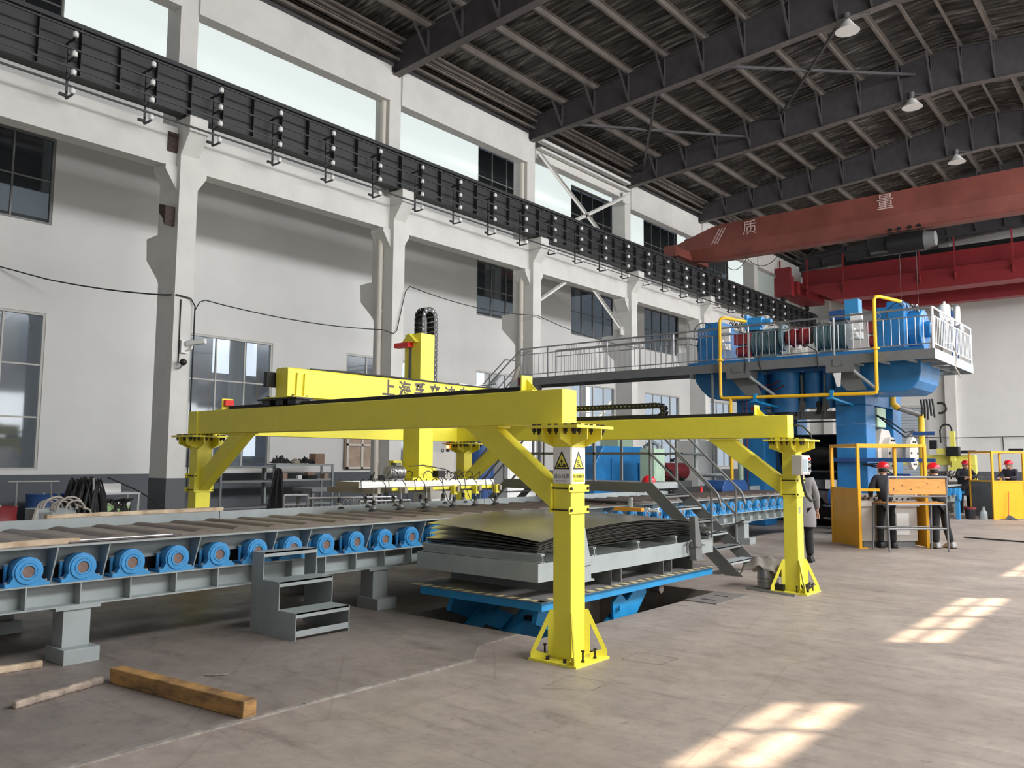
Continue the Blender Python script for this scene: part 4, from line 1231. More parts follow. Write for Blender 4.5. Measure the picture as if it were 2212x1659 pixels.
for x in (-8.5, -8.93):
    b_ = MB().box(x - .02, x + .02, 7.08, 9.76, 1.32, 1.40)
    b_.box(x + .02, x + .024, 7.08, 9.76, 1.35, 1.36); b_ = b_.build('aluminium_beam', 'alu', vl)
    m_ = MB()
    for k in range(14): m_.cyl((x, 7.12 + k * .2, 1.40), (x, 7.12 + k * .2, 1.425), .008, 6)
    m_.build('bolt', 'bolt', b_)
MB().box(-8.95, -8.48, 7.06, 7.08, 1.32, 1.40).build('end_plate', 'khaki', vl)
MB().box(-8.40, -8.36, 7.55, 9.62, 1.275, 1.315).build('yellow_rail', 'yellow', vl)
MB().box(-8.9, -8.55, 8.1, 8.62, 1.40, 1.44).build('mast_foot', 'yellow', vl)
MB().prism([(8.62, 1.44), (8.9, 1.44), (8.62, 1.60)], 'yz', -8.7, -8.68).build('foot_rib', 'yellow', vl)
cy_n = [7.17, 7.65, 8.13, 8.68, 9.15, 9.61]
cy_f = [7.33, 7.80, 8.33, 8.89, 9.37, 9.84]
for i in range(6):
    y = cy_n[i] + .02
    MB().box(-9.28, -8.22, y - .025, y + .025, 1.245, 1.318).build('cross_profile', 'khaki', vl)
    for x, yy in ((-8.3, cy_n[i]), (-9.15, cy_f[i] - .05)):
        t = MB().cyl((x, yy, 1.16), (x, yy, 1.33), .010, 8); t.cyl((x, yy, 1.235), (x, yy, 1.255), .018, 8)
        t = t.build('suction_cup', 'steel', vl, smooth=True)
        MB().lathe([(.02, 1.10), (.026, 1.115), (.020, 1.13), (.026, 1.145), (.018, 1.17)], (x, yy, 0), n=12).build('spring_bellows', 'black', t, smooth=True)
        MB().lathe([(.035, 1.055), (.038, 1.085), (.022, 1.10)], (x, yy, 0), n=14).build('metal_hub', 'steel', t, smooth=True)
        MB().lathe([(.075, 1.02), (.072, 1.03), (.036, 1.055)], (x, yy, 0), n=18).build('rubber_cone', 'rubber', t, smooth=True)
        if x > -9: 
            hs = [(x, yy, 1.14), (x + .03, yy - .07, 1.05), (x + .02, yy - .14, 1.12), (x - .05, yy - .17, 1.3), (x - .12, yy - .12, 1.42)]
            MB().tube(hs, .006, 5).build('hose', 'rubber', t)
p_ = MB().cyl((-8.72, 7.80, 1.515), (-8.72, 8.04, 1.515), .095, 20); p_.cyl((-8.72, 7.77, 1.515), (-8.72, 7.80, 1.515), .085, 20)
for k in range(8): p_.ring((-8.72, 7.83 + .026 * k, 1.515), (0, 1, 0), .094, .102, .006, 20)
p_.box(-8.80, -8.64, 7.80, 8.02, 1.40, 1.43)
p_ = p_.build('vacuum_pump', 'steel', vl, smooth=True)
MB().box(-8.77, -8.67, 7.88, 7.98, 1.61, 1.65).build('terminal_box', 'greyd', p_)
m_ = MB()
for k in range(9):
    y = 7.75 + .2 * k; x = -8.6 + random.uniform(-.1, .15)
    m_.tube(arc((x, y, 1.44), random.uniform(.06, .13), 0, 180, 8, 'yz'), .006, 5)
m_.tube([(-8.6, 8.05, 1.6), (-8.55, 8.3, 1.62), (-8.5, 8.7, 1.56), (-8.5, 9.0, 1.45)], .007, 5)
m_.build('hose_tangle', 'rubber', vl)
MB().box(-8.62, -8.5, 8.56, 8.70, 1.44, 1.54).build('valve_box', 'black', vl, bevel=.004)
MB().box(-8.95, -8.85, 8.0, 8.16, 1.45, 1.68).build('yellow_bracket', 'yellow', vl)

# energy chain lying on the farther gantry beam
o = thing('energy_chain', 'black energy chain looping along the top of the farther yellow beam', 'chain', (-7.2, 11.2, 2.34))
chain('links', [(-8.6, 11.15, 2.555), (-6.32, 11.15, 2.555)] + [(-6.32 + .09 * math.sin(math.radians(a)), 11.15, 2.465 + .09 * math.cos(math.radians(a))) for a in (20, 45, 70, 90, 110, 135, 160)] + [(-6.32, 11.15, 2.375), (-8.6, 11.15, 2.375)], .10, .08, o)
MB().box(-9.4, -4.8, 11.06, 11.24, 2.33, 2.348).build('tray', 'greyd', o)

wl = thing('warning_light', 'small glowing red light under the cap of the far left yellow column', 'light', (-10.2, 10.62, 1.8))
MB().cyl((-10.30, 10.60, 1.90), (-10.30, 10.60, 1.955), .026, 12).build('lens', 'lampe', wl, smooth=True)
MB().cyl((-10.30, 10.60, 1.84), (-10.30, 10.60, 1.90), .030, 12).box(-10.32, -10.28, 10.60, 10.79, 1.955, 1.975).build('base', 'black', wl)
for y in (9.15, 9.61, 8.68):
    MB().box(-8.34, -8.26, y - .035, y + .035, 1.20, 1.33).build('yellow_clamp', 'yellow', vl, bevel=.004)
m_ = MB()
for k in range(7):
    y = 7.3 + .36 * k
    m_.tube([(-8.45, y, 1.40), (-8.36, y + .02, 1.46), (-8.28, y + .05, 1.36), (-8.27, y + .08, 1.16)], .006, 5)
    m_.tube([(-8.6, y + .1, 1.44), (-8.7, y + .22, 1.52), (-8.85, y + .3, 1.46), (-8.95, y + .32, 1.40)], .006, 5)
m_.build('air_hose', 'rubber', vl)
# stainless keg, rag, rod and clutter at the second column
kg = thing('steel_keg', 'shiny stainless keg standing beside the farther yellow column', 'keg', (-4.60, 10.93, 0))
MB().lathe([(.125, 0), (.14, .01), (.14, .07), (.147, .075), (.147, .085), (.14, .09), (.14, .12), (.147, .125), (.147, .135), (.14, .14), (.14, .30), (.125, .33), (.09, .345), (.09, .36)], (-4.58, 10.98, 0), n=24).build('body', 'stainless', kg, smooth=True)
n = 14; vs = []; fs = []
for i in range(n + 1):
    for j in range(n + 1):
        a, b_ = i / n - .5, j / n - .5
        rr = math.hypot(a, b_)
        vs.append((-4.60 + a * .56, 10.96 + b_ * .46, .395 + .022 * math.sin(a * 17 + b_ * 9) + .015 * math.sin(b_ * 23) - .62 * max(0, rr - .27) ** 1.2))
for i in range(n):
    for j in range(n): fs.append((i * (n + 1) + j, (i + 1) * (n + 1) + j, (i + 1) * (n + 1) + j + 1, i * (n + 1) + j + 1))
o = MB().add(vs, fs).build('crumpled_rag', 'cloth', smooth=True, label='crumpled grey-brown rag draped over the stainless keg', cat='rag')
sm = o.modifiers.new('thickness', 'SOLIDIFY'); sm.thickness = .012
MB().box(-4.75, -4.0, 10.55, 10.575, 0, .03).build('steel_bar', 'steel', label='steel flat bar lying on the floor in front of the farther yellow column', cat='bar').rotation_euler = (0, 0, math.radians(-14))
MB().box(-4.38, -4.25, 10.68, 10.75, .02, .10).build('black_battery_box', 'black', bevel=.004, label='small black box on the base plate of the farther yellow column', cat='box')
m_ = MB()
for k in range(10): m_.cyl((-4.02 + random.uniform(-.04, .04), 10.72 + random.uniform(0, .2), .03), (-4.0 + random.uniform(-.05, .05), 10.75 + random.uniform(0, .2), random.uniform(.06, .15)), .012, 6)
m_.build('clamp_scrap', 'bolt', label='rusty bolts and clamps heaped on the corner of the farther column base', cat='scrap', kind='stuff')

# ================================================================== STAIRS AND CROSSOVER WALKWAY
sr = thing('crossover_stairs', 'dark grey steel stairs and walkway crossing over the roller conveyor', 'stairs', (-7, 12.2, 0))
for y in (11.73, 12.60):
    MB().prism([(-6.80, 1.352), (-6.93, 1.352), (-6.93, 1.22), (-5.56, 0), (-5.27, 0)], 'xz', y - .006, y + .006).build('stringer', 'stair', sr)
for k in range(1, 7):
    z = 1.352 * k / 7
    x = -5.27 - (1.53) * (k / 7)
    m_ = MB().box(x - .19, x + .02, 11.737, 12.593, z - .012, z); m_.box(x + .014, x + .02, 11.737, 12.593, z - .04, z)
    m_.build('tread', 'grey' if k % 2 else 'stair', sr)
MB().box(-6.86, -6.80, 11.737, 12.593, 1.25, 1.352).build('top_riser', 'grey', sr)
m_ = MB().box(-9.95, -6.93, 11.72, 11.735, 1.19, 1.352); m_.box(-9.95, -6.93, 12.6, 12.615, 1.19, 1.352); m_.box(-9.95, -6.93, 11.735, 12.6, 1.335, 1.352)
m_.build('walkway_deck', 'stair', sr)
for y in (11.73, 12.60):
    m_ = MB()
    for x in (-9.93, -9.0, -7.92, -6.83): m_.bar((x, y, 1.352), (x, y, 2.31), .035, .035)
    m_.bar((-9.95, y, 2.31), (-6.83, y, 2.31), .035, .035); m_.bar((-9.95, y, 1.825), (-6.83, y, 1.825), .035, .035)
    m_.build('walkway_railing', 'stair', sr)
    m_ = MB().tube([(-6.83, y, 2.31), (-5.72, y, 1.27), (-5.66, y, 1.20), (-5.60, y, 1.02)], .02, 8)
    m_.tube([(-6.83, y, 1.83), (-5.77, y, .86)], .018, 8); m_.tube([(-5.765, y, .42), (-5.765, y, 1.31)], .02, 8)
    m_.build('stair_handrail', 'stair', sr, smooth=True)
for y in (11.73, 12.6):
    MB().prism([(-9.9, 1.352), (-9.95, 1.15), (-11.2, 0), (-11.5, 0)], 'xz', y - .006, y + .006).build('stringer', 'stair', sr)
    m_ = MB().tube([(-9.95, y, 2.3), (-11.3, y, 1.05), (-11.35, y, .7)], .02, 8); m_.bar((-9.95, y, 1.8), (-11.3, y, .55), .03, .03)
    m_.build('stair_handrail', 'stair', sr)
for k in range(1, 6): MB().box(-11.45 + .26 * k, -11.2 + .26 * k, 11.74, 12.59, .22 * k, .22 * k + .012).build('tread', 'stair', sr)
MB().ball((-7.02, 12.0, 1.354), .11, .14, .115, n=18, zmin=0).build('safety_helmet', 'helmet', smooth=True, label='red safety helmet lying at the head of the grey stairs', cat='helmet')
ot = thing('orange_tool', 'flat orange tool with a round glass cup standing on the sheet stack behind the column', 'tool', (-5.9, 9.9, .97))
MB().box(-6.45, -6.0, 10.05, 10.13, .995, 1.045).build('orange_bar', 'orangeh', ot)
MB().cyl((-6.2, 10.09, 1.045), (-6.2, 10.09, 1.16), .035, 12).build('glass_cup', 'clear', ot)
MB().cyl((-6.2, 10.09, 1.16), (-6.2, 10.09, 1.185), .04, 12).build('cap', 'steel', ot)
m_ = MB()
for k in range(24): m_.bar((-5.98 + random.uniform(0, .2), 10.05 + random.uniform(-.04, .1), 1.0 + random.uniform(0, .05)), (-5.9 + random.uniform(0, .2), 10.05 + random.uniform(-.04, .1), 1.0 + random.uniform(0, .06)), .012, .012)
m_.build('metal_links', 'alu', ot)

# ================================================================== THE MILL
ml = thing('rolling_mill', 'large blue rolling mill stand at the end of the conveyor', 'machine', (-8, 22.5, 0))
def housing(xa, xb):
    h = MB()
    h.box(xa, xb, 21.4, 22.16, 0, 3.15); h.box(xa, xb, 23.8, 24.6, 0, 3.15); h.box(xa, xb, 21.4, 24.6, 3.15, 4.15)
    h = h.build('mill_housing', 'millblue', ml, bevel=.02)
    MB().box(xa - .003, xb + .003, 21.39, 22.17, 2.66, 2.668).build('paint_line', 'frost', h)
    return h
hr = housing(-7.05, -6.30); hl = housing(-9.72, -8.94)
m_ = MB().box(-8.94, -7.05, 21.75, 24.3, 3.3, 4.1)
m_.build('crown_beam', 'millblue', ml)
for x, r_, za, zb_ in ((-8.42, .42, 3.02, 4.1), (-7.72, .24, 3.12, 4.1), (-7.28, .2, 3.12, 4.1)):
    MB().cyl((x, 21.75, za), (x, 21.75, zb_), r_, 28).build('screwdown_cylinder', 'millblue', ml, smooth=True)
MB().cyl((-8.42, 21.75, 2.92), (-8.42, 21.75, 3.02), .34, 24).build('cylinder_rod', 'black', ml, smooth=True)
MB().box(-8.92, -7.07, 21.62, 21.8, 2.83, 3.03).build('cross_bar', 'greyd', ml)
MB().box(-8.92, -7.07, 21.6, 21.7, 2.74, 2.77).build('cross_bar', 'black', ml)
for x in (-7.95, -7.35):
    m_ = MB().bar((x, 21.58, 2.85), (x, 21.58, 4.0), .09, .05); m_.prism([(x - .1, 3.0), (x + .1, 3.1), (x + .1, 3.25), (x - .05, 3.4)], 'xz', 21.55, 21.6)
    m_.build('hanger_link', 'greyd', ml)
MB().prism([(-7.62, 2.95), (-7.56, 3.1), (-7.62, 3.25), (-7.5, 3.3), (-7.45, 3.1), (-7.5, 2.95)], 'xz', 21.55, 21.6).build('hook_bracket', 'black', ml)
for z, r_ in ((1.95, .52), (.98 - .52, .52)):
    MB().cyl((-8.94, 22.9, z), (-7.05, 22.9, z), r_, 40).build('work_roll', 'rolld', ml, smooth=True)
MB().box(-8.94, -7.05, 22.0, 22.3, .78, .95).build('entry_guide', 'greyd', ml)
MB().box(-8.9, -7.1, 24.2, 24.25, 1.2, 2.5).build('back_cover', 'black', ml)
# gear side of the near housing: chock, bearing plates and couplings
MB().box(-6.6, -6.26, 22.2, 22.95, 2.62, 3.12).build('chock', 'mint', ml, bevel=.01)
MB().prism([(22.3, 1.2), (23.7, 1.2), (23.75, 2.0), (23.3, 2.55), (22.6, 2.58), (22.2, 2.0)], 'yz', -6.55, -6.28).build('bearing_cover', 'beige', ml)
for yc, zc in ((22.95, 1.95), (22.95, .72)):
    rg = MB().cyl((-6.28, yc, zc), (-6.12, yc, zc), .42, 32); rg.cyl((-6.12, yc, zc), (-5.7, yc, zc), .24, 28); rg.cyl((-5.7, yc, zc), (-5.6, yc, zc), .42, 32)
    rg = rg.build('coupling_flange', 'beige', ml, smooth=True)
    bb = MB()
    for k in range(10):
        a = 2 * PI * k / 10
        bb.cyl((-6.12, yc + .35 * math.cos(a), zc + .35 * math.sin(a)), (-6.08, yc + .35 * math.cos(a), zc + .35 * math.sin(a)), .03, 6)
        bb.cyl((-5.6, yc + .30 * math.cos(a), zc + .30 * math.sin(a)), (-5.57, yc + .30 * math.cos(a), zc + .30 * math.sin(a)), .025, 6)
    bb.build('flange_bolt', 'bolt', rg)
MB().box(-7.2, -5.2, 21.28, 21.4, 1.72, 1.82).build('bracket_arm', 'drumblue', ml)
MB().box(-6.0, -5.3, 21.30, 21.42, 1.34, 1.44).build('bracket_arm', 'drumblue', ml)
for k in range(2):
    MB().tube([(-6.25, 22.1 + .1 * k, 2.9), (-5.9, 21.9, 2.75 - .1 * k), (-5.5, 21.8, 2.45 - .12 * k), (-5.35, 22.0, 2.5)], .022, 6).build('hydraulic_hose', 'rubber', ml, smooth=True)
for k in range(3):
    MB().tube([(-6.4, 21.3, 1.66), (-6.0, 21.2, 1.68 - .05 * k), (-5.6, 21.1, 1.4 - .1 * k), (-5.45, 21.1, 1.0)], .018, 6).build('hydraulic_hose', 'rubber', ml, smooth=True)
# gearbox wings
for s, nm in ((1, 'r'), (-1, 'l')):
    if s > 0: pr = [(-6.28, 4.14), (-6.28, 3.40), (-5.2, 3.38), (-5.02, 3.46), (-4.9, 3.62), (-4.84, 3.85), (-4.84, 4.14)]
    else: pr = [(-9.3, 4.14), (-9.3, 3.36), (-10.0, 3.38), (-10.25, 3.46), (-10.45, 3.65), (-10.62, 3.9), (-10.64, 4.14)]
    MB().prism(pr, 'xz', 20.75, 22.6).build('gearbox_wing', 'millblue', ml, bevel=.03)
# equipment on the platform
m_ = MB().box(-10.9, -4.8, 20.9, 23.2, 4.27, 4.45); m_.build('machine_bed', 'millblue', ml)
g = MB().box(-10.72, -10.02, 21.1, 22.4, 4.45, 5.45); g.box(-10.6, -10.1, 21.3, 22.2, 5.45, 5.62); g.cyl((-10.95, 21.7, 5.0), (-10.72, 21.7, 5.0), .22, 20)
g.build('gearbox', 'millblue', ml, bevel=.03)
g = MB().box(-5.9, -5.25, 21.1, 22.4, 4.45, 5.5); g.cyl((-5.25, 21.75, 4.95), (-4.95, 21.75, 4.95), .5, 28); g.cyl((-4.95, 21.75, 4.95), (-4.8, 21.75, 4.95), .2, 20); g.box(-5.75, -5.35, 21.4, 22.1, 5.5, 5.68)
g.build('gearbox', 'millblue', ml, bevel=.03)
for xa, xb in ((-9.28, -8.44), (-7.5, -6.7)):
    g = MB().cyl((xa, 21.6, 4.95), (xb, 21.6, 4.95), .36, 28)
    for k in range(7): g.ring((xa + .1 + (xb - xa - .2) * k / 6, 21.6, 4.95), (1, 0, 0), .35, .385, .03, 28)
    g.box(xa + .1, xb - .1, 21.4, 21.8, 4.45, 4.62)
    g.build('drive_motor', 'motorg', ml, smooth=True)
MB().cyl((-8.37, 21.45, 5.02), (-8.30, 21.45, 5.02), .36, 32).build('brake_disc', 'motorg', ml, smooth=True)
g = MB().cyl((-8.25, 21.45, 5.0), (-7.62, 21.45, 5.0), .2, 20); g.cyl((-8.1, 21.45, 5.0), (-8.02, 21.45, 5.0), .27, 20); g.cyl((-7.85, 21.45, 5.0), (-7.77, 21.45, 5.0), .27, 20)
g.build('coupling', 'darkred', ml, smooth=True)
for x in (-9.85, -6.35):
    g = MB()
    for k in range(3): g.box(x - .14, x + .14, 21.0, 21.12, 4.75 + .24 * k, 4.93 + .24 * k); g.cyl((x - .05 + .05 * k, 20.99, 5.0 - .1 * k), (x - .05 + .05 * k, 20.9, 5.0 - .1 * k), .04, 10)
    g.build('valve_block', 'white', ml, bevel=.008)
    g = MB().cyl((x + .25, 21.3, 4.7), (x + .6, 21.3, 4.7), .16, 16); g.box(x + .2, x + .65, 21.15, 21.5, 4.9, 5.2)
    g.build('pump', 'darkred', ml, smooth=True)
g = MB().cyl((-9.35, 21.5, 5.52), (-8.95, 21.5, 5.52), .15, 20); g.cyl((-8.95, 21.5, 5.52), (-8.72, 21.5, 5.52), .08, 16); g.box(-9.4, -9.33, 21.3, 21.7, 5.3, 5.72); g.box(-9.3, -9.0, 21.4, 21.6, 5.3, 5.4)
g.build('small_motor', 'blue', ml, smooth=True)
MB().box(-6.75, -6.4, 21.4, 21.7, 5.36, 5.85).build('terminal_box', 'blue', ml, bevel=.01)
MB().box(-7.15, -6.78, 21.4, 21.7, 5.35, 5.6).build('terminal_box', 'drumblue', ml, bevel=.01)
for x in (-9.75, -5.35):
    for j in range(6):
        MB().tube([(x + .07 * j, 21.1 + .07 * k + .02, 5.50 - .012 * k * (j % 3) + .06 * math.sin(k * 1.3 + j)) for k in range(8)] + [(x + .07 * j + .1, 21.6, 5.2)], .014, 5).build('control_hose', 'steel' if j % 2 else 'rubber', ml)
for c, r_ in (((-10.5, 21.0, 5.3), .28), ((-5.3, 21.0, 5.25), .32), ((-7.3, 21.3, 5.0), .3), ((-9.0, 21.2, 4.9), .35)):
    MB().tube(arc(c, r_, 10, 200, 10), .013, 5).build('control_hose', 'rubber', ml)
m_ = MB().lathe([(.17, 0), (.17, .02), (.05, .03), (.05, .55), (.13, .62), (.14, .68), (.14, .95), (.10, 1.02), (.03, 1.05), (.03, 1.1)], (-4.75, 22.9, 4.7), n=20)
m_.build('gas_accumulator', 'white', ml, smooth=True)
MB().lathe([(.12, 0), (.12, .5), (.08, .56), (.02, .58)], (-4.55, 23.1, 5.15), n=18).build('gas_accumulator', 'steel', ml, smooth=True)
m_ = MB()
for a, b_ in ((22.9, 22.96), (23.35, 23.41)): m_.box(-4.62, -4.56, a, b_, 4.3, 5.55)
m_.box(-4.62, -4.56, 22.96, 23.35, 5.49, 5.55); m_.box(-4.61, -4.57, 22.96, 23.35, 4.9, 4.95)
m_.build('accumulator_rack', 'drumblue', ml)

# platform round the mill
pl = thing('mill_platform', 'grey steel platform and footbridge with ring-patterned railing around the mill top', 'platform', (-8, 21, 4.0))
m_ = MB().box(-16.35, -4.37, 19.99, 20.0, 4.03, 4.26); m_.box(-16.35, -10.9, 20.95, 20.96, 4.03, 4.26); m_.box(-16.4, -16.35, 19.99, 20.96, 4.03, 4.26)
m_.box(-16.35, -10.9, 20.0, 20.95, 4.235, 4.255)
m_.build('footbridge_beam', 'greyd', pl)
m_ = MB().box(-4.38, -4.37, 20.0, 24.1, 4.03, 4.26); m_.box(-10.91, -10.9, 20.96, 24.1, 4.03, 4.26); m_.box(-10.9, -4.38, 24.09, 24.1, 4.03, 4.26)
m_.box(-10.9, -4.38, 20.0, 20.74, 4.24, 4.255); m_.box(-4.83, -4.38, 20.74, 24.09, 4.24, 4.255)
for y in (20.8, 21.6, 22.4, 23.2): m_.box(-6.2, -4.38, y, y + .06, 4.04, 4.1)
for x in (-6.2, -5.6, -5.0): m_.bar((x, 20.0, 4.06), (x + .3, 24.0, 4.06), .05, .05)
m_.build('platform_frame', 'grey', pl)
def rail(xs, ys, z0, posts, parent, mtl='stainless', rings=True, hz=.94, n_b=None):
    p, q = Vector((xs[0], ys[0], z0)), Vector((xs[1], ys[1], z0))
    L = (q - p).length; d = (q - p) / L
    U = lambda t, z: tuple(p + d * t + Vector((0, 0, z)))
    m_ = MB()
    m_.tube([U(0, hz), U(L, hz)], .024, 8); m_.tube([U(0, hz - .19), U(L, hz - .19)], .014, 6); m_.tube([U(0, .12), U(L, .12)], .014, 6)
    for k in range(posts + 1): m_.tube([U(L * k / posts, 0), U(L * k / posts, hz)], .024, 8)
    n = n_b or int(L / .17)
    for k in range(1, n): m_.tube([U(L * k / n, .12), U(L * k / n, hz - .19)], .010, 5)
    o = m_.build('railing', mtl, parent, smooth=True)
    if rings:
        t = .9
        cs = []
        while t < L - .5: cs.append(t); t += 1.08
        for t in cs:
            r_ = MB()
            for j in range(4): r_.ring(U(t - .14 + .085 * j, hz - .095), tuple(d.cross(Vector((0, 0, 1)))), .058, .068, .012, 16)
            r_.build('ring_ornament', mtl, o)
    return o
rail((-16.3, -15.22), (20.02, 20.02), 4.26, 1, pl)
rail((-15.22, -4.42), (20.02, 20.02), 4.26, 5, pl)
rail((-4.40, -4.40), (20.02, 24.05), 4.26, 2, pl, 'white', n_b=26)
rail((-15.6, -10.95), (20.93, 20.93), 4.26, 3, pl)
rail((-10.92, -10.92), (20.95, 24.0), 4.26, 2, pl)
rail((-16.3, -16.3), (20.02, 20.9), 4.26, 1, pl, rings=False)
for x0, x1, nm in ((-9.35, -8.72, 0), (-6.78, -6.14, 1)):
    b_ = MB().box(x0, x1, 19.99, 20.5, 3.85, 4.03).build('support_bracket', 'greyd', pl)
    for xx, xe in ((x0, x0 + .75), (x1, x1 + .35 if nm == 0 else x1 + .25)):
        pass
    MB().bar((x1 - .02, 20.05, 3.87), (x1 + .36, 20.9, 3.38), .06, .06).build('strut', 'grey', b_)
    MB().prism([(x0 + .02, 3.85), (x1 - .02, 3.85), (x1 + .2, 3.42), (x0 + .38, 3.42)], 'xz', 20.3, 20.31).build('web_plate', 'greyd', b_)
    m_ = MB().box(x0 + .16, x0 + .42, 19.975, 19.99, 4.0, 4.16)
    for a in (.19, .39):
        for z in (4.03, 4.13): m_.cyl((x0 + a, 19.96, z), (x0 + a, 19.976, z), .018, 6)
    m_.build('splice_plate', 'greyd', b_)
MB().prism([(-6.6, 3.83), (-6.42, 3.83), (-6.44, 3.5), (-6.52, 3.5)], 'xz', 19.95, 19.97).build('lifting_lug', 'white', pl)
MB().tube([(-9.8, 20.1, 0), (-9.8, 20.1, 4.03)], .035, 8).build('support_post', 'stair', pl)
MB().tube([(-15.9, 20.5, 0), (-15.9, 20.5, 4.03)], .06, 8).build('support_post', 'stair', pl)
m_ = MB()
for p, q in (((-16.3, 20.0, 4.25), (-18.6, 20.0, 2.5)), ((-16.3, 20.9, 4.25), (-18.6, 20.9, 2.5))):
    m_.bar(p, q, .05, .18); m_.tube([(p[0], p[1], p[2] + .92), (p[0] - 1.2, p[1], p[2]), (q[0], q[1], q[2] + .8)], .022, 6); m_.tube([(p[0], p[1], p[2] + .5), (q[0], q[1], q[2] + .4)], .018, 6)
m_.tube([(-17.3, 20.0, 4.15), (-18.3, 20.0, 4.1)], .022, 6); m_.tube([(-17.3, 20.0, 3.4), (-17.3, 20.0, 4.2)], .02, 6)
m_.tube([(-16.9, 20.9, 4.95), (-17.7, 20.9, 5.05), (-18.9, 20.9, 4.1)], .022, 6)
m_.build('side_stairs', 'stainless', pl)
m_ = MB()
for pts in ([(-8.9, 20.05, 4.5), (-8.8, 19.96, 4.2), (-8.85, 20.0, 3.95)], [(-8.4, 20.05, 4.6), (-8.45, 19.95, 4.3), (-8.4, 20.0, 3.95)], [(-7.3, 20.05, 4.6), (-6.98, 19.95, 4.4), (-6.95, 19.96, 4.0), (-7.1, 20.1, 3.9)]):
    m_.tube(pts, .014, 5)
m_.build('hanging_hose', 'rubber', pl)
MB().tube([(-4.4, 21.9, 4.6), (-4.35, 22.1, 4.3), (-4.38, 22.0, 4.0), (-4.3, 22.15, 3.8)], .02, 6).build('hanging_rag', 'cloth', pl)

# lubrication pipe loop
yp = thing('yellow_pipe', 'long yellow pipe loop running under and up past the mill platform', 'pipe', (-7.5, 19.9, .8))
m_ = MB()
m_.tube([(-9.05, 20.6, 5.42), (-9.37, 19.93, 5.46), (-9.44, 19.9, 5.43), (-9.47, 19.9, 5.35), (-9.47, 19.9, 3.42), (-9.45, 19.9, 3.36), (-9.38, 19.9, 3.34), (-5.68, 19.9, 3.30), (-5.62, 19.9, 3.32), (-5.60, 19.9, 3.38), (-5.60, 19.9, 5.48), (-5.57, 19.92, 5.55), (-5.50, 20.0, 5.56), (-5.2, 20.6, 5.5)], .042, 12)
m_.build('pipe_run', 'pipe', yp, smooth=True)
MB().tube([(-9.20, 19.9, 3.34), (-9.20, 19.9, .95)], .045, 12).build('downpipe', 'pipe', yp, smooth=True)
for x in (-9.47, -5.60): MB().cyl((x, 19.9, 4.32), (x, 19.9, 4.36), .09, 16).build('pipe_flange', 'pipe', yp)
for x in (-8.53, -6.62):
    m_ = MB().box(x - .035, x + .035, 19.84, 19.95, 3.24, 3.42); m_.box(x - .1, x + .06, 19.8, 20.0, 3.2, 3.24); m_.bar((x, 19.97, 3.22), (x, 21.4, 3.15), .05, .05)
    m_.build('pipe_clamp', 'tableblue', yp)
p2_ = thing('yellow_riser_pipe', 'thick yellow riser pipe standing to the right of the mill', 'pipe', (-5.9, 24.8, 0))
m_ = MB().tube([(-5.75, 24.4, 0), (-5.75, 24.4, 3.02)], .085, 14); m_.tube([(-6.25, 23.6, 3.55), (-6.25, 23.6, 3.3), (-6.15, 23.7, 3.18)], .085, 12)
m_.build('riser', 'pipe', p2_, smooth=True)
MB().tube([(-6.15, 23.7, 3.18), (-5.85, 24.3, 3.05), (-5.76, 24.4, 3.0)], .075, 12).build('flexible_joint', 'greyd', p2_, smooth=True)
for z in (2.45, 1.72): MB().box(-5.95, -5.4, 24.28, 24.32, z, z + .1).build('pipe_clamp', 'drumblue', p2_)
m_ = MB()
for k in range(5): m_.tube([(-5.62 + .07 * k, 23.9, 3.4), (-5.60 + .07 * k, 23.9, 3.2), (-5.62 + .08 * k, 23.92, 2.95 - .05 * (k % 3))], .028, 6)
m_.tube(arc((-5.15, 23.9, 3.15), .14, -110, 120, 8), .03, 6)
m_.build('chain_slings', 'black', p2_)
MB().tube([(-9.45, 21.0, .95), (-9.45, 21.0, 2.6)], .07, 12).build('green_pipe', 'mint', smooth=True, label='pale green vertical pipe in front of the left blue mill housing', cat='pipe')
for i, x in enumerate((-9.50, -9.39)):
    MB().tube([(x, 21.3, .95), (x, 21.3, 3.2), (x + .05, 21.25, 3.7), (x + .9, 21.2, 3.75 - .13 * i), (x + 1.1, 21.2, 3.85 - .13 * i)], .018, 6).build('thin_red_pipe', 'darkred', smooth=True, label=('thin dark red pipe on the left mill housing, outer of two', 'thin dark red pipe on the left mill housing, inner of two')[i], cat='pipe')

# motors and gear on the far side of the conveyor
hd = thing('hydraulic_power_unit', 'big blue sloping-topped drive unit behind the crossover walkway', 'machine', (-11, 17.5, 0))
MB().prism([(16.3, .9), (16.3, 1.6), (16.7, 2.06), (18.5, 2.06), (18.85, 1.7), (18.85, .9)], 'yz', -12.2, -11).build('hood', 'millblue', hd, bevel=.02)
m_ = MB().box(-11, -10.96, 17.0, 18.6, 1.0, 1.75); m_.box(-10.96, -10.9, 18.2, 18.8, 1.1, 1.65)
m_.build('side_panel', 'millblue', hd, bevel=.01)
MB().box(-12.2, -10.8, 16.0, 19.0, 0, .9).build('plinth', 'greyd', hd)
dm = thing('drive_motor', 'dark maroon cylindrical motor beside the blue drive unit', 'motor', (-11, 19.6, 0))
MB().cyl((-11.0, 18.5, 1.42), (-11.0, 20.6, 1.42), .24, 24).build('motor_body', 'darkred', dm, smooth=True)
MB().box(-11.3, -10.7, 18.6, 20.6, 0, 1.18).build('plinth', 'greyd', dm)
tk = MB().cyl((-12, 13.3, 0), (-12, 13.3, 2.1), .34, 24).build('blue_tank', 'drumblue', smooth=True, label='upright blue tank behind the suction frame next to the left foot of the walkway', cat='tank')
eb2 = thing('electrical_cabinet', 'grey electrical cabinet behind the lifting mast', 'cabinet', (-12.3, 12.2, 0))
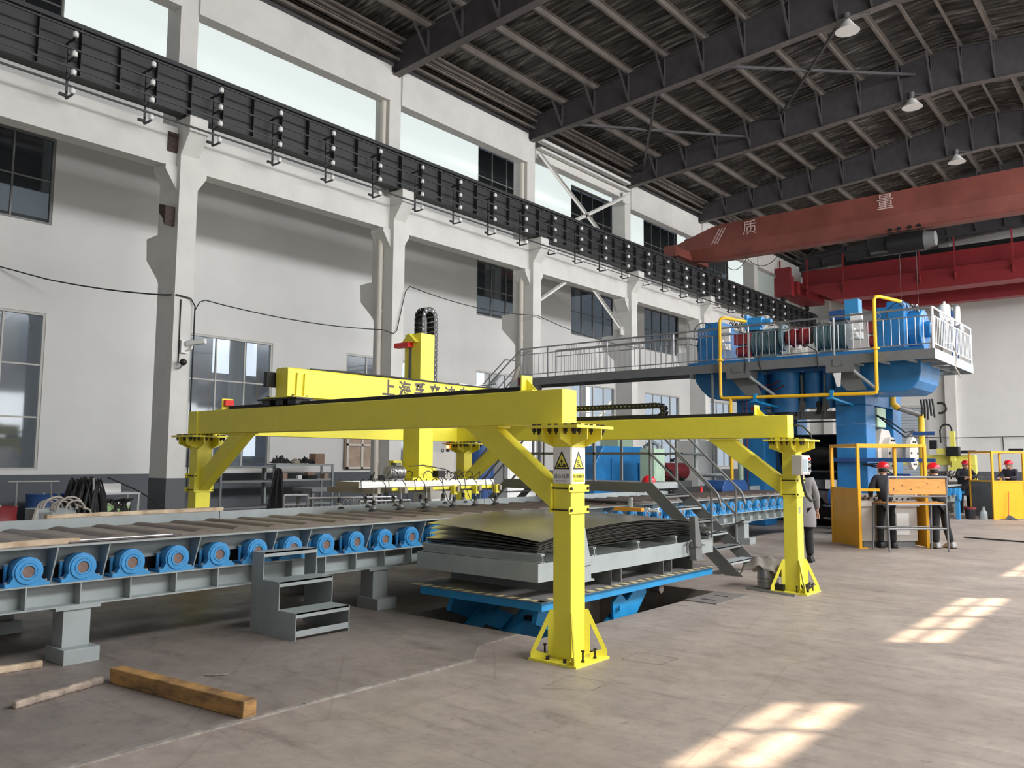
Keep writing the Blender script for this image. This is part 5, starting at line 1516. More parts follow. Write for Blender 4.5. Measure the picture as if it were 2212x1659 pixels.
MB().box(-12.5, -12, 11.87, 12.55, 0, 1.85).build('body', 'beige', eb2, bevel=.01)
MB().box(-11.995, -11.985, 11.9, 12.52, .08, .9).build('lower_door', 'white', eb2)
m_ = MB()
for k in range(2): m_.ring((-12.2, 12.0 + .4 * k, 1.89), (1, 0, 0), .025, .04, .012, 12)
m_.build('lifting_eye', 'bolt', eb2)
for i, (xa, ya, xb, yb, h, mt_) in enumerate(((-12.6, 14.3, -12.0, 15.1, 2.1, 'white'), (-13.2, 15.4, -12.6, 16.1, 2.2, 'white'), (-12.9, 19.4, -12.3, 20.2, 2.3, 'mint'), (-10.3, 17.2, -9.9, 17.7, 2.0, 'mint'), (-11.7, 21.6, -11.0, 22.8, 2.3, 'white'))):
    c = thing('control_cabinet', ('pale cabinet behind the walkway, left of the warning signs', 'second pale cabinet behind the walkway, beside the dark frame', 'mint green cabinet behind the blue drive unit', 'mint green box beside the stair top', 'white cabinet behind the stair handrails')[i], 'cabinet', ((xa + xb) / 2, (ya + yb) / 2, 0), group='cabinets behind the walkway')
    MB().box(xa, xb, ya, yb, 0, h).build('body', mt_, c, bevel=.01)
    MB().box(xb, xb + .01, ya + .05, yb - .05, .1, h - .1).build('door', mt_, c)
pg = thing('pipework', 'grey pipes and black valves standing behind the stair handrails', 'pipes', (-9.6, 19, 0))
m_ = MB().tube([(-10.9, 19, 2.6), (-9.9, 19, 2.62), (-9.78, 19, 2.58), (-9.74, 19, 2.45), (-9.74, 19, 1.5), (-9.70, 19, 1.38), (-9.55, 19, 1.36), (-9.0, 19, 1.36), (-8.94, 19, 1.30), (-8.92, 19, 1.0)], .05, 10)
m_.tube([(-10.6, 19.2, 2.45), (-9.3, 19.2, 2.45)], .03, 8); m_.tube([(-9.3, 19.1, .9), (-9.3, 19.1, 1.36)], .045, 8); m_.tube([(-11.2, 19, .9), (-11.2, 19, 2.1), (-11.0, 19, 2.2), (-10.8, 19, 2.1), (-10.8, 19, 1.0)], .06, 10)
m_.tube([(-10.4, 18.9, 1.9), (-9.4, 18.9, 1.88)], .035, 8)
m_.build('grey_pipe', 'grey', pg, smooth=True)
m_ = MB()
for k in range(26):
    p = Vector((-11.0 + random.uniform(-.4, .9), 18.6 + random.uniform(-.2, .4), 1.1 + random.uniform(0, .85)))
    q = p + Vector((random.uniform(-.3, .3), random.uniform(-.1, .1), random.uniform(-.3, .3)))
    m_.cyl(p, q, .018, 6); m_.box(p.x - .04, p.x + .04, p.y - .04, p.y + .04, p.z - .04, p.z + .04)
m_.build('valve_cluster', 'black', pg)
gm = MB().prism([(18.3, .99), (18.3, 1.08), (18.45, 1.25), (19.6, 1.25), (19.8, 1.08), (19.8, .99)], 'yz', -9.2, -8.7).build('blue_gearbox', 'drumblue', bevel=.02, label='low dark blue ribbed gearbox at the conveyor edge before the mill', cat='gearbox')
MB().cyl((-8.75, 17.3, 1.0), (-8.75, 17.3, 1.12), .03, 10).build('red_bottle', 'red', smooth=True, label='small red bottle standing on the conveyor side panel', cat='bottle')
m_ = MB().box(-9.1, -8.95, 16.4, 20.4, .97, 1.12); m_.build('dark_rack', 'black', label='long black rack along the conveyor in front of the mill', cat='rack')
m_ = MB()
for z in (.35, .65, .95): m_.tube([(-7.1, 20.5, z), (-5.75, 19.4, z)], .02, 6)
m_.build('guard_rail', 'steel', label='three grey guard rails between the conveyor end and the orange control cabin', cat='railing')
bm = thing('blue_pump_motor', 'blue pump motor with a reddish flange in front of the mill, left of the cabin', 'motor', (-6.5, 20.3, 0))
MB().cyl((-6.9, 20.4, .85), (-6.2, 20.4, .85), .2, 20).build('body', 'drumblue', bm, smooth=True)
MB().box(-6.8, -6.2, 20.2, 20.7, 0, .65).build('base', 'drumblue', bm, bevel=.02)
MB().cyl((-6.95, 20.3, .85), (-6.9, 20.4, .85), .14, 18).build('flange', 'shaft', bm, smooth=True)

# ================================================================== CONTROL CABINS (turned 45 degrees to the hall)
def cabin(loc, L1, L2, lab, solid_right):
    c = thing('control_cabin', lab, 'cabin', loc, PI / 4)
    t = .03
    H = 2.08
    m_ = lambda: MB()
    for nm, x, y in (('p', 0, 0), ('p', L1, 0), ('p', 0, L2), ('p', L1, L2)):
        MB().box(x - t, x + t, y - t, y + t, 0, H).build('post', 'orange', c, bevel=.006, local=True)
    for z in (H - t, ) :
        k = MB().box(t, L1 - t, -t, t, z - t, z + t); k.box(t, L1 - t, L2 - t, L2 + t, z - t, z + t); k.box(-t, t, t, L2 - t, z - t, z + t); k.box(L1 - t, L1 + t, t, L2 - t, z - t, z + t)
        k.build('top_rail', 'orange', c, local=True)
    k = MB().box(t, L1 - t, -t, t, 1.13, 1.18); k.box(-t, t, t, L2 - t, 1.13, 1.18); k.build('middle_rail', 'orange', c, local=True)
    if solid_right:
        MB().box(t, L1 - t, -.02, .0, .02, 1.13).build('side_panel', 'orange', c, local=True)
        MB().box(-.01, .01, t, L2 - t, .05, 1.13).build('grey_panel', 'greyd', c, local=True, label='grey end panel')
    else:
        MB().box(-.015, .01, t, L2 - t, .02, 1.18).build('side_panel', 'orange', c, local=True)
        MB().box(L1 - .01, L1 + .015, t, L2 - t, .02, 1.0).build('end_panel', 'orange', c, local=True)
    MB().box(-.06, .12, -.09, .02, 0, .012).build('foot_plate', 'orange', c, local=True)
    return c
cb1 = cabin((-5.27, 17.25, 0), 1.42, 1.1, 'orange control cabin frame with a solid left panel, nearer of the two', False)
cb2 = cabin((-4.87, 28.97, 0), 1.02, 1.06, 'orange control cabin with a bright solid side panel, farther of the two', True)
cn = thing('control_console', 'beige control console standing inside the nearer orange cabin', 'console', (-5.27, 17.25, 0), PI / 4)
MB().box(.12, 1.30, .14, .55, .12, .82).build('cabinet', 'beige', cn, bevel=.008, local=True)
MB().box(.16, 1.26, .17, .53, 0, .12).build('plinth', 'greyd', cn, local=True)
MB().prism([(.10, .82), (.62, .82), (.62, 1.06), (.50, 1.06), (.10, .90)], 'yz', .08, 1.34).build('desk_top', 'beige', cn, local=True)
m_ = MB()
for i in range(9):
    for j in range(2): m_.cyl((.2 + .12 * i, .22 + .14 * j, .93 + .05 * j), (.2 + .12 * i, .20 + .14 * j, .98 + .05 * j), .018, 8)
m_.build('push_buttons', 'bolt', cn, local=True)
MB().box(.85, 1.12, .128, .138, .25, .68).build('door', 'white', cn, local=True)
cn2 = thing('control_console', 'grey control console inside the farther orange cabin', 'console', (-4.87, 28.97, 0), PI / 4)
MB().box(.12, .92, .35, .85, 0, 1.0).build('cabinet', 'greyd', cn2, bevel=.01, local=True)

# bench seen from behind
bn = thing('tall_bench', 'tall steel-tube bench with a varnished pine backboard, seen from behind', 'bench', (-4.62, 16.83, 0), math.radians(47.8))
BL, BD = 1.23, .49
for x in (0, BL):
    MB().tube([(x, -.03, 0), (x, 0, .9), (x, -.05, 1.43)], .02, 10).build('back_leg', 'tube', bn, smooth=True, local=True)
    MB().tube([(x - (.02 if x == 0 else 0), BD, 0), (x, BD - .03, .89)], .02, 10).build('front_leg', 'tube', bn, smooth=True, local=True)
m_ = MB()
for z, y in ((.44, -.01), (.44, BD)): m_.tube([(0, y, z), (BL, y, z)], .016, 8)
for x in (0, BL): m_.tube([(x, -.01, .44), (x, BD, .44)], .016, 8); m_.tube([(x, 0, .90), (x, BD, .90)], .016, 8)
m_.tube([(0, 0, .90), (BL, 0, .90)], .018, 8); m_.tube([(0, BD, .90), (BL, BD, .90)], .018, 8); m_.tube([(0, -.02, 1.06), (BL, -.02, 1.06)], .018, 8); m_.tube([(0, -.05, 1.43), (BL, -.05, 1.43)], .02, 8)
m_.build('stretcher', 'tube', bn, smooth=True, local=True)
MB().box(.02, BL - .02, -.04, -.015, 1.09, 1.40).build('backboard', 'bench', bn, bevel=.01, local=True)
m_ = MB()
for x, z in ((.30, 1.27), (.48, 1.19), (.63, 1.22), (.82, 1.31), (1.05, 1.24), (.12, 1.2)): m_.cyl((x, -.043, z), (x, -.0395, z), .013, 10)
m_.build('knot', 'rustp', bn, local=True)
m_ = MB()
for k in range(3): m_.box(-.02, BL + .02, .03 + .15 * k, .165 + .15 * k, .918, .938)
m_.build('seat', 'bench', bn, local=True)

# things around the farther cabin
tb = thing('waste_bin', 'small dark bin with a red rim beside the farther orange cabin', 'bin', (-5.45, 28.6, 0))
MB().lathe([(.13, 0), (.16, .30)], (-5.45, 28.6, 0), n=18).build('body', 'black', tb, smooth=True)
MB().ring((-5.45, 28.6, .33), (0, 0, 1), .12, .17, .07, 20).build('rim', 'darkred', tb)
MB().lathe([(.09, 0), (.10, .02), (.10, .22), (.03, .33), (.03, .40)], (-5.05, 28.4, 0), n=14).build('water_jug', 'clear', smooth=True, label='clear plastic jug on the floor left of the farther cabin', cat='jug')
bk = thing('broom', 'thin red-handled broom leaning on the bright panel of the farther cabin', 'broom', (-4.47, 29.15, 0))
MB().tube([(-4.52, 29.12, .05), (-4.50, 29.20, .85)], .012, 8).build('handle', 'red', bk)
MB().prism([(-4.6, .0), (-4.28, .0), (-4.42, .12), (-4.52, .14)], 'xz', 29.05, 29.13).build('head', 'greyd', bk)
MB().prism([(-4.45, .0), (-4.2, .0), (-4.4, .1)], 'xz', 28.95, 29.0).build('dustpan', 'greyd', label='grey dustpan on the floor in front of the farther cabin', cat='dustpan')
MB().box(-4.5, -4.1, 29.55, 29.6, 2.1, 2.17).build('black_gloves', 'dcloth', bevel=.02, label='black gloves lying on the top rail of the farther cabin', cat='gloves')

# second gantry robot and conveyor beyond the mill
rb = thing('gantry_robot', 'yellow gantry robot with a black cable loop near the end wall', 'robot', (-7.8, 36, 0))
m_ = MB().box(-10.0, -6.6, 36.0, 36.3, 1.62, 2.02); m_.build('beam', 'yellow2', rb, bevel=.02)
for x in (-9.6, -6.9): MB().box(x, x + .3, 36.0, 36.3, 0, 1.62).build('column', 'yellow2', rb)
MB().box(-7.42, -7.24, 35.7, 35.88, 1.5, 2.95).build('mast', 'yellow2', rb)
MB().box(-7.55, -7.1, 35.65, 36.0, 1.98, 2.35).build('carriage', 'black', rb, bevel=.02)
MB().box(-8.15, -7.9, 35.7, 35.9, 2.25, 2.6).build('drive_motor', 'black', rb)
MB().box(-7.9, -7.55, 35.75, 35.95, 2.05, 2.28).build('drive_bracket', 'yellow2', rb)
MB().box(-7.05, -6.55, 35.75, 35.9, 2.08, 2.2).build('cable_tray', 'black', rb)
MB().tube([(-7.75, 35.8, 2.5), (-7.76, 35.8, 3.0)] + arc((-7.55, 35.8, 3.02), .2, 180, 10, 8) + [(-7.35, 35.8, 2.95)], .035, 6).build('cable_loop', 'black', rb)
m_ = MB().box(-7.5, -7.1, 35.6, 35.9, 1.42, 1.55); m_.box(-7.35, -7.0, 35.6, 35.8, 1.55, 1.8); m_.build('gripper', 'yellow2', rb)
c = thing('outfeed_conveyor', 'second roller conveyor with small blue bearings beyond the mill', 'conveyor', (-7, 31, 0))
m_ = MB().box(-8.6, -5.95, 26.5, 37, .50, .72); m_.box(-6.05, -5.9, 26.5, 37, .98, 1.03); m_.build('frame', 'grey', c)
for k in range(16):
    b_ = MB().prism([(26.9 + .62 * k - .16, .72), (26.9 + .62 * k + .16, .72), (26.9 + .62 * k + .1, .8), (26.9 + .62 * k + .09, .93), (26.9 + .62 * k - .09, .93), (26.9 + .62 * k - .1, .8)], 'yz', -5.95, -5.85).build('bearing', 'blue', c)
MB().box(-8.5, -6.05, 26.6, 36.9, .85, .98).build('roller_bed', 'rollr', c)
for y in (27, 29.5, 32, 34.5, 36.8):
    for x in (-6.0, -8.4): MB().box(x - .07, x + .07, y - .08, y + .08, 0, .5).build('leg', 'grey', c)
m_ = MB()
for k in range(40): 
    x, y = -6.9 + random.uniform(-.8, .9), 33.6 + random.uniform(-1, 1)
    m_.bar((x, y, 1.04 + random.uniform(0, .2)), (x + random.uniform(-.2, .2), y + .1, 1.04 + random.uniform(.1, .4)), .03, .03)
m_.box(-7.8, -5.9, 32.6, 34.7, 1.2, 1.23)
m_.build('sucker_frame', 'bolt', rb, kind='stuff')
MB().cyl((-5.7, 28.2, .75), (-5.62, 28.2, .75), .2, 24).box(-5.75, -5.65, 28.12, 28.28, 0, .7).build('blue_end_disc', 'blue', smooth=True, label='round blue disc at the end of the second conveyor behind the bench', cat='disc')

# ================================================================== CLUTTER ALONG THE LEFT WALL
def drum(x, y, m1, lab, m2=None, h=.9, r_=.29):
    d_ = thing('oil_drum', lab, 'drum', (x, y, 0))
    pr = []
    for k in range(19):
        z = h * k / 18
        pr.append((r_ + (.012 if k in (0, 6, 12, 18) else 0) - (.008 if k in (3, 9, 15) else 0), z))
    pr += [(r_ - .02, h), (r_ - .02, h - .02)]
    MB().lathe(pr, (x, y, 0), n=28).build('shell', m1, d_, smooth=True)
    if m2: MB().lathe([(r_ + .006, .0), (r_ + .006, h * .42)], (x, y, 0), n=28).build('lower_band', m2, d_, smooth=True, label='white lower half of the drum')
    MB().cyl((x + .12, y, h - .02), (x + .12, y, h + .03), .03, 10).build('bung', 'steel', d_)
    return d_
drum(-14.85, 4.95, 'darkred', 'dark red drum with a white lower half at the left edge', 'white')
drum(-19.2, 7.25, 'drumblue', 'dark blue drum by the wall, left of the pair'); drum(-19.2, 7.95, 'drumblue', 'dark blue drum by the wall, right of the pair')
ty = thing('hand_trolley', 'pale tubular trolley handle standing in front of the blue drums', 'trolley', (-17.8, 6.6, 0))
m_ = MB().tube([(-17.9, 6.15, 1.2), (-17.68, 7.0, 1.2)], .025, 8); m_.tube([(-17.86, 6.28, 1.2), (-17.86, 6.3, .1)], .02, 8); m_.tube([(-17.72, 6.85, 1.2), (-17.72, 6.95, .1)], .02, 8)
m_.build('frame', 'steel', ty, smooth=True)
MB().box(-18.1, -17.5, 6.2, 7.0, 0, .12).build('deck', 'greyd', ty)
w1 = thing('welding_machine', 'grey welding machine with cables draped over it', 'welder', (-14.9, 5.85, 0))
MB().box(-15.2, -14.75, 5.5, 6.14, 0, .84).build('housing', 'grey', w1, bevel=.01)
MB().box(-14.748, -14.742, 5.55, 5.75, .65, .78).build('control_panel', 'greyd', w1)
m_ = MB()
for k in range(7): m_.tube(arc((-14.85 + .04 * k, 5.7 + .06 * k, .82), .15 + .03 * (k % 3), 0, 180, 10, 'yz'), .018, 6)
m_.tube([(-14.7, 5.5, .85), (-14.55, 5.35, .5), (-14.5, 5.3, .05)], .03, 6); m_.tube([(-14.7, 6.1, .9), (-14.6, 6.3, .8), (-14.6, 6.35, .6)], .02, 6)
m_.build('cables', 'cloth', w1)
m_ = MB().tube([(-15.4, 6.2, .02), (-15.4, 6.3, 1.3), (-15.0, 6.5, 1.32), (-15.0, 6.6, .02)], .03, 8)
hs = thing('hose_rack', 'rack heaped with hanging black hoses and straps between the welding machines', 'rack', (-15.2, 6.45, 0))
m_.build('stand', 'steel', hs)
m_ = MB()
for k in range(34):
    x, y = -15.2 + random.uniform(-.22, .22), 6.45 + random.uniform(-.18, .18)
    m_.tube([(x, y - .12, random.uniform(.1, .5)), (x + .02, y - .08, 1.0), (x, y, 1.28 + random.uniform(0, .06)), (x, y + .1, 1.0), (x + .05, y + .16, random.uniform(.05, .5))], .022, 5)
m_.build('hanging_hoses', 'rubber', hs)
w2 = thing('welding_machine', 'light green welding machine under a heap of black cables', 'welder', (-15.8, 7.2, 0))
MB().box(-16.1, -15.7, 6.95, 7.5, 0, .80).build('housing', 'lgreen', w2, bevel=.01)
m_ = MB()
for k in range(12): m_.tube([(-15.8 + random.uniform(-.3, .2), 6.9 + random.uniform(0, .7), .82), (-15.7 + random.uniform(-.2, .1), 7.0 + random.uniform(0, .6), .92), (-15.66, 7.1 + random.uniform(0, .4), .7), (-15.66, 7.2 + random.uniform(0, .3), .3)], .015, 5)
m_.build('cables', 'rubber', w2)
wt = thing('work_table', 'old pale metal table by the column with a loose cable', 'table', (-16.6, 7.6, 0))
MB().box(-16.95, -16.4, 7.05, 8.05, .97, 1.0).build('table_top', 'steel', wt)
MB().box(-16.97, -16.94, 7.1, 7.9, 1.0, 1.17).build('upstand', 'steel', wt)
for x in (-16.9, -16.43):
    for y in (7.08, 8.02): MB().box(x - .015, x + .015, y - .015, y + .015, 0, .97).build('leg', 'steel', wt)
MB().box(-16.9, -16.6, 7.5, 7.95, .4, .8).build('white_box', 'white', label='white box under the old metal table', cat='box')
MB().tube([(-16.9, 7.6, 1.3), (-16.5, 8.0, 1.05), (-16.2, 8.3, .8), (-16.15, 8.7, .45)], .015, 6).build('loose_cable', 'rubber', label='black cable sloping from the metal table to the nearest column', cat='cable')
def shelf_unit(name, lab, x0, x1, y0, y1, zs, m):
    s_ = thing(name, lab, 'shelf', ((x0 + x1) / 2, (y0 + y1) / 2, 0))
    for z in zs: MB().box(x0, x1, y0, y1, z - .05, z).build('shelf_board', m, s_)
    for x in (x0, x1):
        for y in (y0, y1): MB().box(x - .025, x + .025, y - .025, y + .025, 0, zs[-1]).build('upright', m, s_)
    return s_
shelf_unit('storage_shelf', 'dark steel shelf under the window behind the left gantry column', -19.4, -18.9, 11.3, 12.85, (.45, 1.12, 1.5), 'stair')
shelf_unit('storage_shelf', 'pale green steel shelf with cables and boxes on top', -19.3, -18.8, 12.85, 14.7, (.5, 1.15, 1.56), 'grey')
for i, (x, y, z, a, b_, c_, mt_, lab) in enumerate((
        (-19.0, 14.3, 1.56, .3, .3, .28, 'cardboard', 'open cardboard box on top of the pale green shelf'),
        (-18.9, 13.1, 1.15, .22, .2, .17, 'cardboard', 'small cardboard box at the left of the middle shelf board'),
        (-18.9, 14.0, 1.15, .25, .35, .09, 'black', 'flat black box on the middle board of the pale green shelf'),
        (-18.9, 13.98, 1.245, .2, .22, .08, 'cardboard', 'small brown box lying on the flat black box'),
        (-18.9, 14.5, 1.15, .2, .15, .14, 'doorwood', 'stack of small boxes at the right of the middle board'),
        (-18.9, 13.65, 1.15, .1, .12, .1, 'white', 'small white carton on the middle board'))):
    MB().box(x - a / 2, x + a / 2, y - b_ / 2, y + b_ / 2, z, z + c_).build('storage_box', mt_, label=lab, cat='box')
for i, (y, w_, n_) in enumerate(((13.1, .32, 40), (13.95, .3, 34))):
    m_ = MB()
    for k in range(n_):
        a = random.uniform(-w_, w_)
        m_.tube([(-19.0 + random.uniform(-.12, .15), y + a, 1.58), (-19.0 + random.uniform(-.1, .1), y + a * .6 + random.uniform(-.1, .1), 1.62 + random.uniform(0, .22) * (1 - abs(a) / w_ * .7)), (-19.0 + random.uniform(-.1, .15), y + a * .8 + random.uniform(-.2, .2), 1.58)], .016, 4)
    m_.build('cable_heap', 'rubber', label=('heap of black cables at the left on top of the pale green shelf', 'heap of black cables beside the box on top of the pale green shelf')[i], cat='cables', kind='stuff')
MB().ball((-18.95, 13.55, 1.56), .14, n=16, zmin=0).build('metal_bowl', 'khaki', smooth=True, label='upturned metal bowl between the cable heaps on the shelf', cat='bowl')
# draped black cloth
n = 12; vs = []; fs = []
for i in range(n + 1):
    for j in range(9):
        t = i / n; a = j / 8 - .5
        vs.append((-15.0 + .06 * math.sin(j * 2.1 + t * 3), 10.3 + a * (.12 + .55 * t ** .7) - .08 * t, 1.5 - 1.45 * t - .05 * abs(a)))
for i in range(n):
    for j in range(8): fs.append((i * 9 + j, i * 9 + j + 1, (i + 1) * 9 + j + 1, (i + 1) * 9 + j))
dc = thing('covered_stand', 'black cloth hanging over a stand in front of the shelves', 'cloth', (-15.0, 10.3, 0))
o = MB().add(vs, fs).build('black_cloth', 'dcloth', dc, smooth=True)
o.modifiers.new('thickness', 'SOLIDIFY').thickness = .015
MB().cyl((-15.12, 10.28, 0), (-15.12, 10.28, 1.47), .02, 8).build('stand', 'steel', dc)
# stored railings
for i, (p, q, lab) in enumerate((((-13.4, 9.35), (-13.2, 9.75), 'short stainless railing panel stored behind the conveyor, leftmost of three'), ((-13.0, 9.6), (-12.4, 11.3), 'long stainless railing panel with rings stored behind the conveyor'), ((-12.2, 10.2), (-12.0, 11.3), 'stainless railing panel beside the blue machine, rightmost of three'))):
    rr = thing('stored_railing', lab, 'railing', ((p[0] + q[0]) / 2, (p[1] + q[1]) / 2, 0), group='railing panels stored behind the conveyor')
    rail((p[0], q[0]), (p[1], q[1]), 0, 1 if i == 0 else 2, rr, rings=i == 1, hz=1.0 - .05 * i, n_b=(5, 13, 9)[i])
MB().box(-15.6, -14.9, 11.1, 13.3, .98, 1.05).build('long_bench', 'stair', label='long dark workbench in front of the shelves', cat='workbench')
bb_ = bpy.data.objects.get('long_bench')
for x in (-15.5, -15.0):
    for y in (11.2, 13.2): MB().box(x - .03, x + .03, y - .03, y + .03, 0, .98).build('bench_leg', 'stair', bb_)
# wooden board window beside the second column, grey board under it
m_ = MB().box(-19.96, -19.9, 16.02, 17.3, 1.40, 3.0)
wd = m_.build('wooden_cupboard', 'doorwood', label='brown wooden frame leaning in the window behind the lifting mast', cat='frame')
m_ = MB()
for y in (16.05, 16.62, 17.2): m_.box(-19.9, -19.86, y, y + .08, 1.4, 3.0)
for z in (1.4, 2.1, 2.9): m_.box(-19.9, -19.86, 16.05, 17.28, z, z + .06)
m_.build('slats', 'pvc', wd)

# ================================================================== PEOPLE
def skin_obj(name, vs, es, rads, m, parent, sub=1):
    me = bpy.data.meshes.new(name)
    me.from_pydata([tuple(v) for v in vs], es, [])
    me.materials.append(M[m])
    o = bpy.data.objects.new(name, me)
    COL.objects.link(o)
    o.parent = parent
    WM[o.name] = wmat(parent)
    md = o.modifiers.new('skin', 'SKIN'); md.use_smooth_shade = True
    if not me.skin_vertices: return o
    for i, r_ in enumerate(rads):
        me.skin_vertices[0].data[i].radius = (r_, r_) if not isinstance(r_, tuple) else r_
        me.skin_vertices[0].data[i].use_root = (i == 0)
    sb = o.modifiers.new('sub', 'SUBSURF'); sb.levels = sub; sb.render_levels = sub
    return o

def person(label, loc, rot, lean=0.0, arms=None, jacket='jacket', trousers='trous', helmet='helmet', turn=0.0, shoe='black', legs=(.11, .11), coat=False, h=1.0):
    T = thing('person', label, 'person', loc, rot)
    # joint positions, facing local +y
    hip = Vector((0, 0, .93))
    def up(z, x=0, y=0):           # lean the trunk forward about the hips
        v = Vector((x, y, z - .93))
        c, s = math.cos(lean), math.sin(lean)
        return Vector((v.x, v.y * c + v.z * s, .93 + v.z * c - v.y * s))
    ch = up(1.25); nk = up(1.44); hb = up(1.50, 0, .01); hc = up(1.575, 0, .03); ht = up(1.65, 0, .02)
    shl, shr = up(1.39, -.18), up(1.39, .18)
    if arms is None: arms = [(Vector((-.25, .02, 1.12)), Vector((-.24, .12, .88))), (Vector((.25, .02, 1.12)), Vector((.24, .12, .88)))]
    vs = [hip, up(1.08), ch, nk, hb, hc, ht]; es = [(i, i + 1) for i in range(6)]; rd = [(.14, .10), (.13, .095), (.15, .11), .055, .06, (.078, .092), (.06, .07)]
    for sd, sh_, (el, wr) in ((-1, shl, arms[0]), (1, shr, arms[1])):
        b0 = len(vs); vs += [sh_, el, wr]; rd += [.052, .038, .026]; es += [(2, b0), (b0, b0 + 1), (b0 + 1, b0 + 2)]
        d = (wr - el).normalized(); sx = Vector((1, 0, 0)); sx = (sx - d * sx.dot(d)).normalized(); dn = d.cross(sx) * (1 if d.cross(sx).z < 0 else -1)
        pm = wr + d * .055; vs.append(pm); rd.append((.034, .018)); es.append((b0 + 2, b0 + 3))
        for k in range(4):
            off = (k - 1.5) * .019; ln = (.036, .042, .040, .032)[k]
            a = pm + d * .035 + sx * off; b_ = a + d * ln + dn * .010; c_ = b_ + d * .02 + dn * .026
            i0 = len(vs); vs += [a, b_, c_]; rd += [.010, .0085, .0075]; es += [(b0 + 3, i0), (i0, i0 + 1), (i0 + 1, i0 + 2)]
        a = wr + d * .035 - sx * sd * .034; b_ = a + d * .03 - sx * sd * .012
        i0 = len(vs); vs += [a, b_]; rd += [.011, .009]; es += [(b0 + 3, i0), (i0, i0 + 1)]
    lg = []
    for sd, off in ((-1, legs[0]), (1, legs[1])):
        hp = Vector((sd * .09, 0, .90)); kn = Vector((sd * .11, .02, .50)); an = Vector((sd * abs(off) * 1.15, -.01, .10)); to = an + Vector((sd * .02, .14, -.055))
        b0 = len(vs); vs += [hp, kn, an, to]; rd += [.075, .052, .04, .03]; es += [(0, b0), (b0, b0 + 1), (b0 + 1, b0 + 2), (b0 + 2, b0 + 3)]
        lg.append((hp, kn, an, to))
    body = skin_obj('body', vs, es, rd, 'skin', T)
    # jacket
    vs = [up(.86 if not coat else .55), up(1.05), up(1.27), up(1.40), up(1.455)]; rd = [(.175, .135), (.165, .13), (.185, .14), (.13, .10), (.07, .07)]; es = [(0, 1), (1, 2), (2, 3), (3, 4)]
    if coat: vs[0] = up(.60); rd[0] = (.22, .17); rd[1] = (.20, .155)
    for sh_, (el, wr) in ((shl, arms[0]), (shr, arms[1])):
        b0 = len(vs); vs += [sh_, el, wr.lerp(el, .06)]; rd += [.078, .062, .05]; es += [(2, b0), (b0, b0 + 1), (b0 + 1, b0 + 2)]
    if coat:
        skin_obj('jacket', vs[1:], [(a - 1, b - 1) for a, b in es[1:]], rd[1:], jacket, T)
        rings = [(.60, .24, .19), (.66, .245, .195), (.85, .235, .185), (1.0, .20, .155), (1.2, .20, .15), (1.36, .17, .12), (1.43, .09, .08)]
        n = 20
        cv_ = [up(z, a * math.cos(2 * PI * k / n), b * math.sin(2 * PI * k / n)) for z, a, b in rings for k in range(n)]
        cf_ = [(i * n + k, i * n + (k + 1) % n, (i + 1) * n + (k + 1) % n, (i + 1) * n + k) for i in range(len(rings) - 1) for k in range(n)] + [tuple(range(n))[::-1], tuple((len(rings) - 1) * n + k for k in range(n))]
        MB().add(cv_, cf_).build('coat_skirt', jacket, T, smooth=True, local=True)
    else:
        skin_obj('jacket', vs, es, rd, jacket, T)
    vs = [Vector((0, 0, .92))]; rd = [(.165, .125)]; es = []
    for hp, kn, an, to in lg:
        b0 = len(vs); vs += [hp + Vector((0, 0, -.05)), kn, an + Vector((0, 0, -.01))]; rd += [.098, .078, .070]; es += [(0, b0), (b0, b0 + 1), (b0 + 1, b0 + 2)]
    skin_obj('trousers', vs, es, rd, trousers, T)
    for hp, kn, an, to in lg:
        x, y = an.x, an.y
        s_ = MB().prism([(y - .09, .012), (y + .20, .012), (y + .205, .045), (y + .14, .085), (y + .04, .125), (y - .08, .12), (y - .095, .06)], 'yz', x - .045, x + .045)
        s_ = s_.build('shoe', shoe, T, bevel=.018, smooth=True, local=True)
        MB().box(x - .048, x + .048, y - .095, y + .205, 0.0, .018).build('sole', 'rubber', s_, local=True)
    # head furniture, turned with the head
    HM = Matrix.Translation(hc) @ Matrix.Rotation(turn, 4, 'Z') @ Matrix.Rotation(-lean * .5, 4, 'X')
    def place(mb, name, m, par, **k):
        mb.v = [tuple(HM @ Vector(v)) for v in mb.v]
        return mb.build(name, m, par, smooth=True, local=True, **k)
    hd_ = place(MB().ball((0, -.005, -.03), .086, .098, .10, n=14), 'face', 'skin', T)
    place(MB().prism([(.088, -.03), (.115, -.035), (.09, .01)], 'yz', -.012, .012), 'nose', 'skin', hd_)
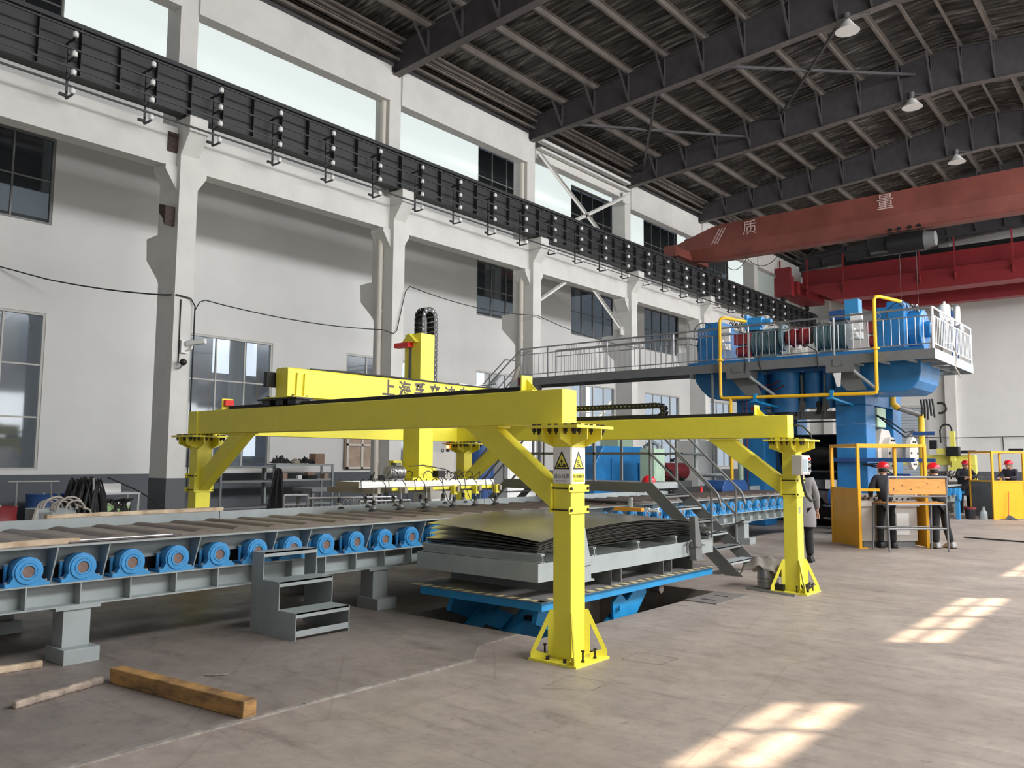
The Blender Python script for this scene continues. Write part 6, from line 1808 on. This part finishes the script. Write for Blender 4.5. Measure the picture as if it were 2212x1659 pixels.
    for s in (-1, 1):
        place(MB().ball((s * .032, .088, .005), .010, .006, .007, n=8), 'eye', 'hair', hd_)
        place(MB().ball((s * .086, 0, -.02), .012, .024, .032, n=8), 'ear', 'skin', hd_)
    place(MB().box(-.022, .022, .082, .092, -.066, -.060), 'mouth', 'darkred', hd_)
    place(MB().ball((0, -.016, -.018), .090, .098, .098, n=14, zmin=-.45), 'hair', 'hair', T)
    if helmet:
        hm = MB().ball((0, -.01, .035), .118, .142, .125, n=20, zmin=0)
        hm.lathe([(.116, 0), (.128, .002), (.118, .012)], (0, -.01, .03), n=20)
        hm.prism([(-.075, .115), (-.05, .175), (0, .185), (.05, .175), (.075, .115)], 'xy', .034, .042)
        hm.bar((0, -.13, .11), (0, .10, .145), .03, .03)
        hm = place(hm, 'safety_helmet', helmet, T)
        place(MB().ring((0, -.01, .022), (0, 0, 1), .09, .101, .012, 18), 'helmet_band', 'signw', hm)
    return T
V = Vector
# rot: local +y is the way the person faces
person('worker in dark jacket and red helmet at the console, left one behind the bench', (-4.88, 17.68, 0), math.radians(38), .10,
       [(V((-.30, .0, 1.14)), V((-.20, .24, 1.02))), (V((.27, .06, 1.14)), V((.18, .30, 1.04)))], 'jacket')
person('worker in white sneakers and red helmet at the console, right one behind the bench', (-4.03, 18.36, 0), math.radians(50), .22,
       [(V((-.25, .22, 1.14)), V((-.14, .44, 1.06))), (V((.25, .22, 1.12)), V((.12, .46, 1.05)))], 'jacket', shoe='shoe', legs=(.12, .18))
person('worker in a black coat resting his arms on the farther cabin rail', (-5.86, 30.05, .1), math.radians(205), .25,
       [(V((-.28, .26, 1.18)), V((-.05, .36, 1.14))), (V((.28, .26, 1.18)), V((.05, .38, 1.16)))], 'jacket', coat=True)
person('worker in a navy hooded jacket leaning inside the farther cabin, at the right edge', (-4.55, 30.3, .1), math.radians(160), .22,
       [(V((-.28, .24, 1.16)), V((-.14, .46, 1.16))), (V((.28, .24, 1.16)), V((.16, .46, 1.16)))], 'jacket2', turn=-.3)
person('person in a long grey coat standing behind the farther yellow column', (-5.30, 14.20, 0), math.radians(10), .05, None, 'coat', 'trous', None, coat=True)
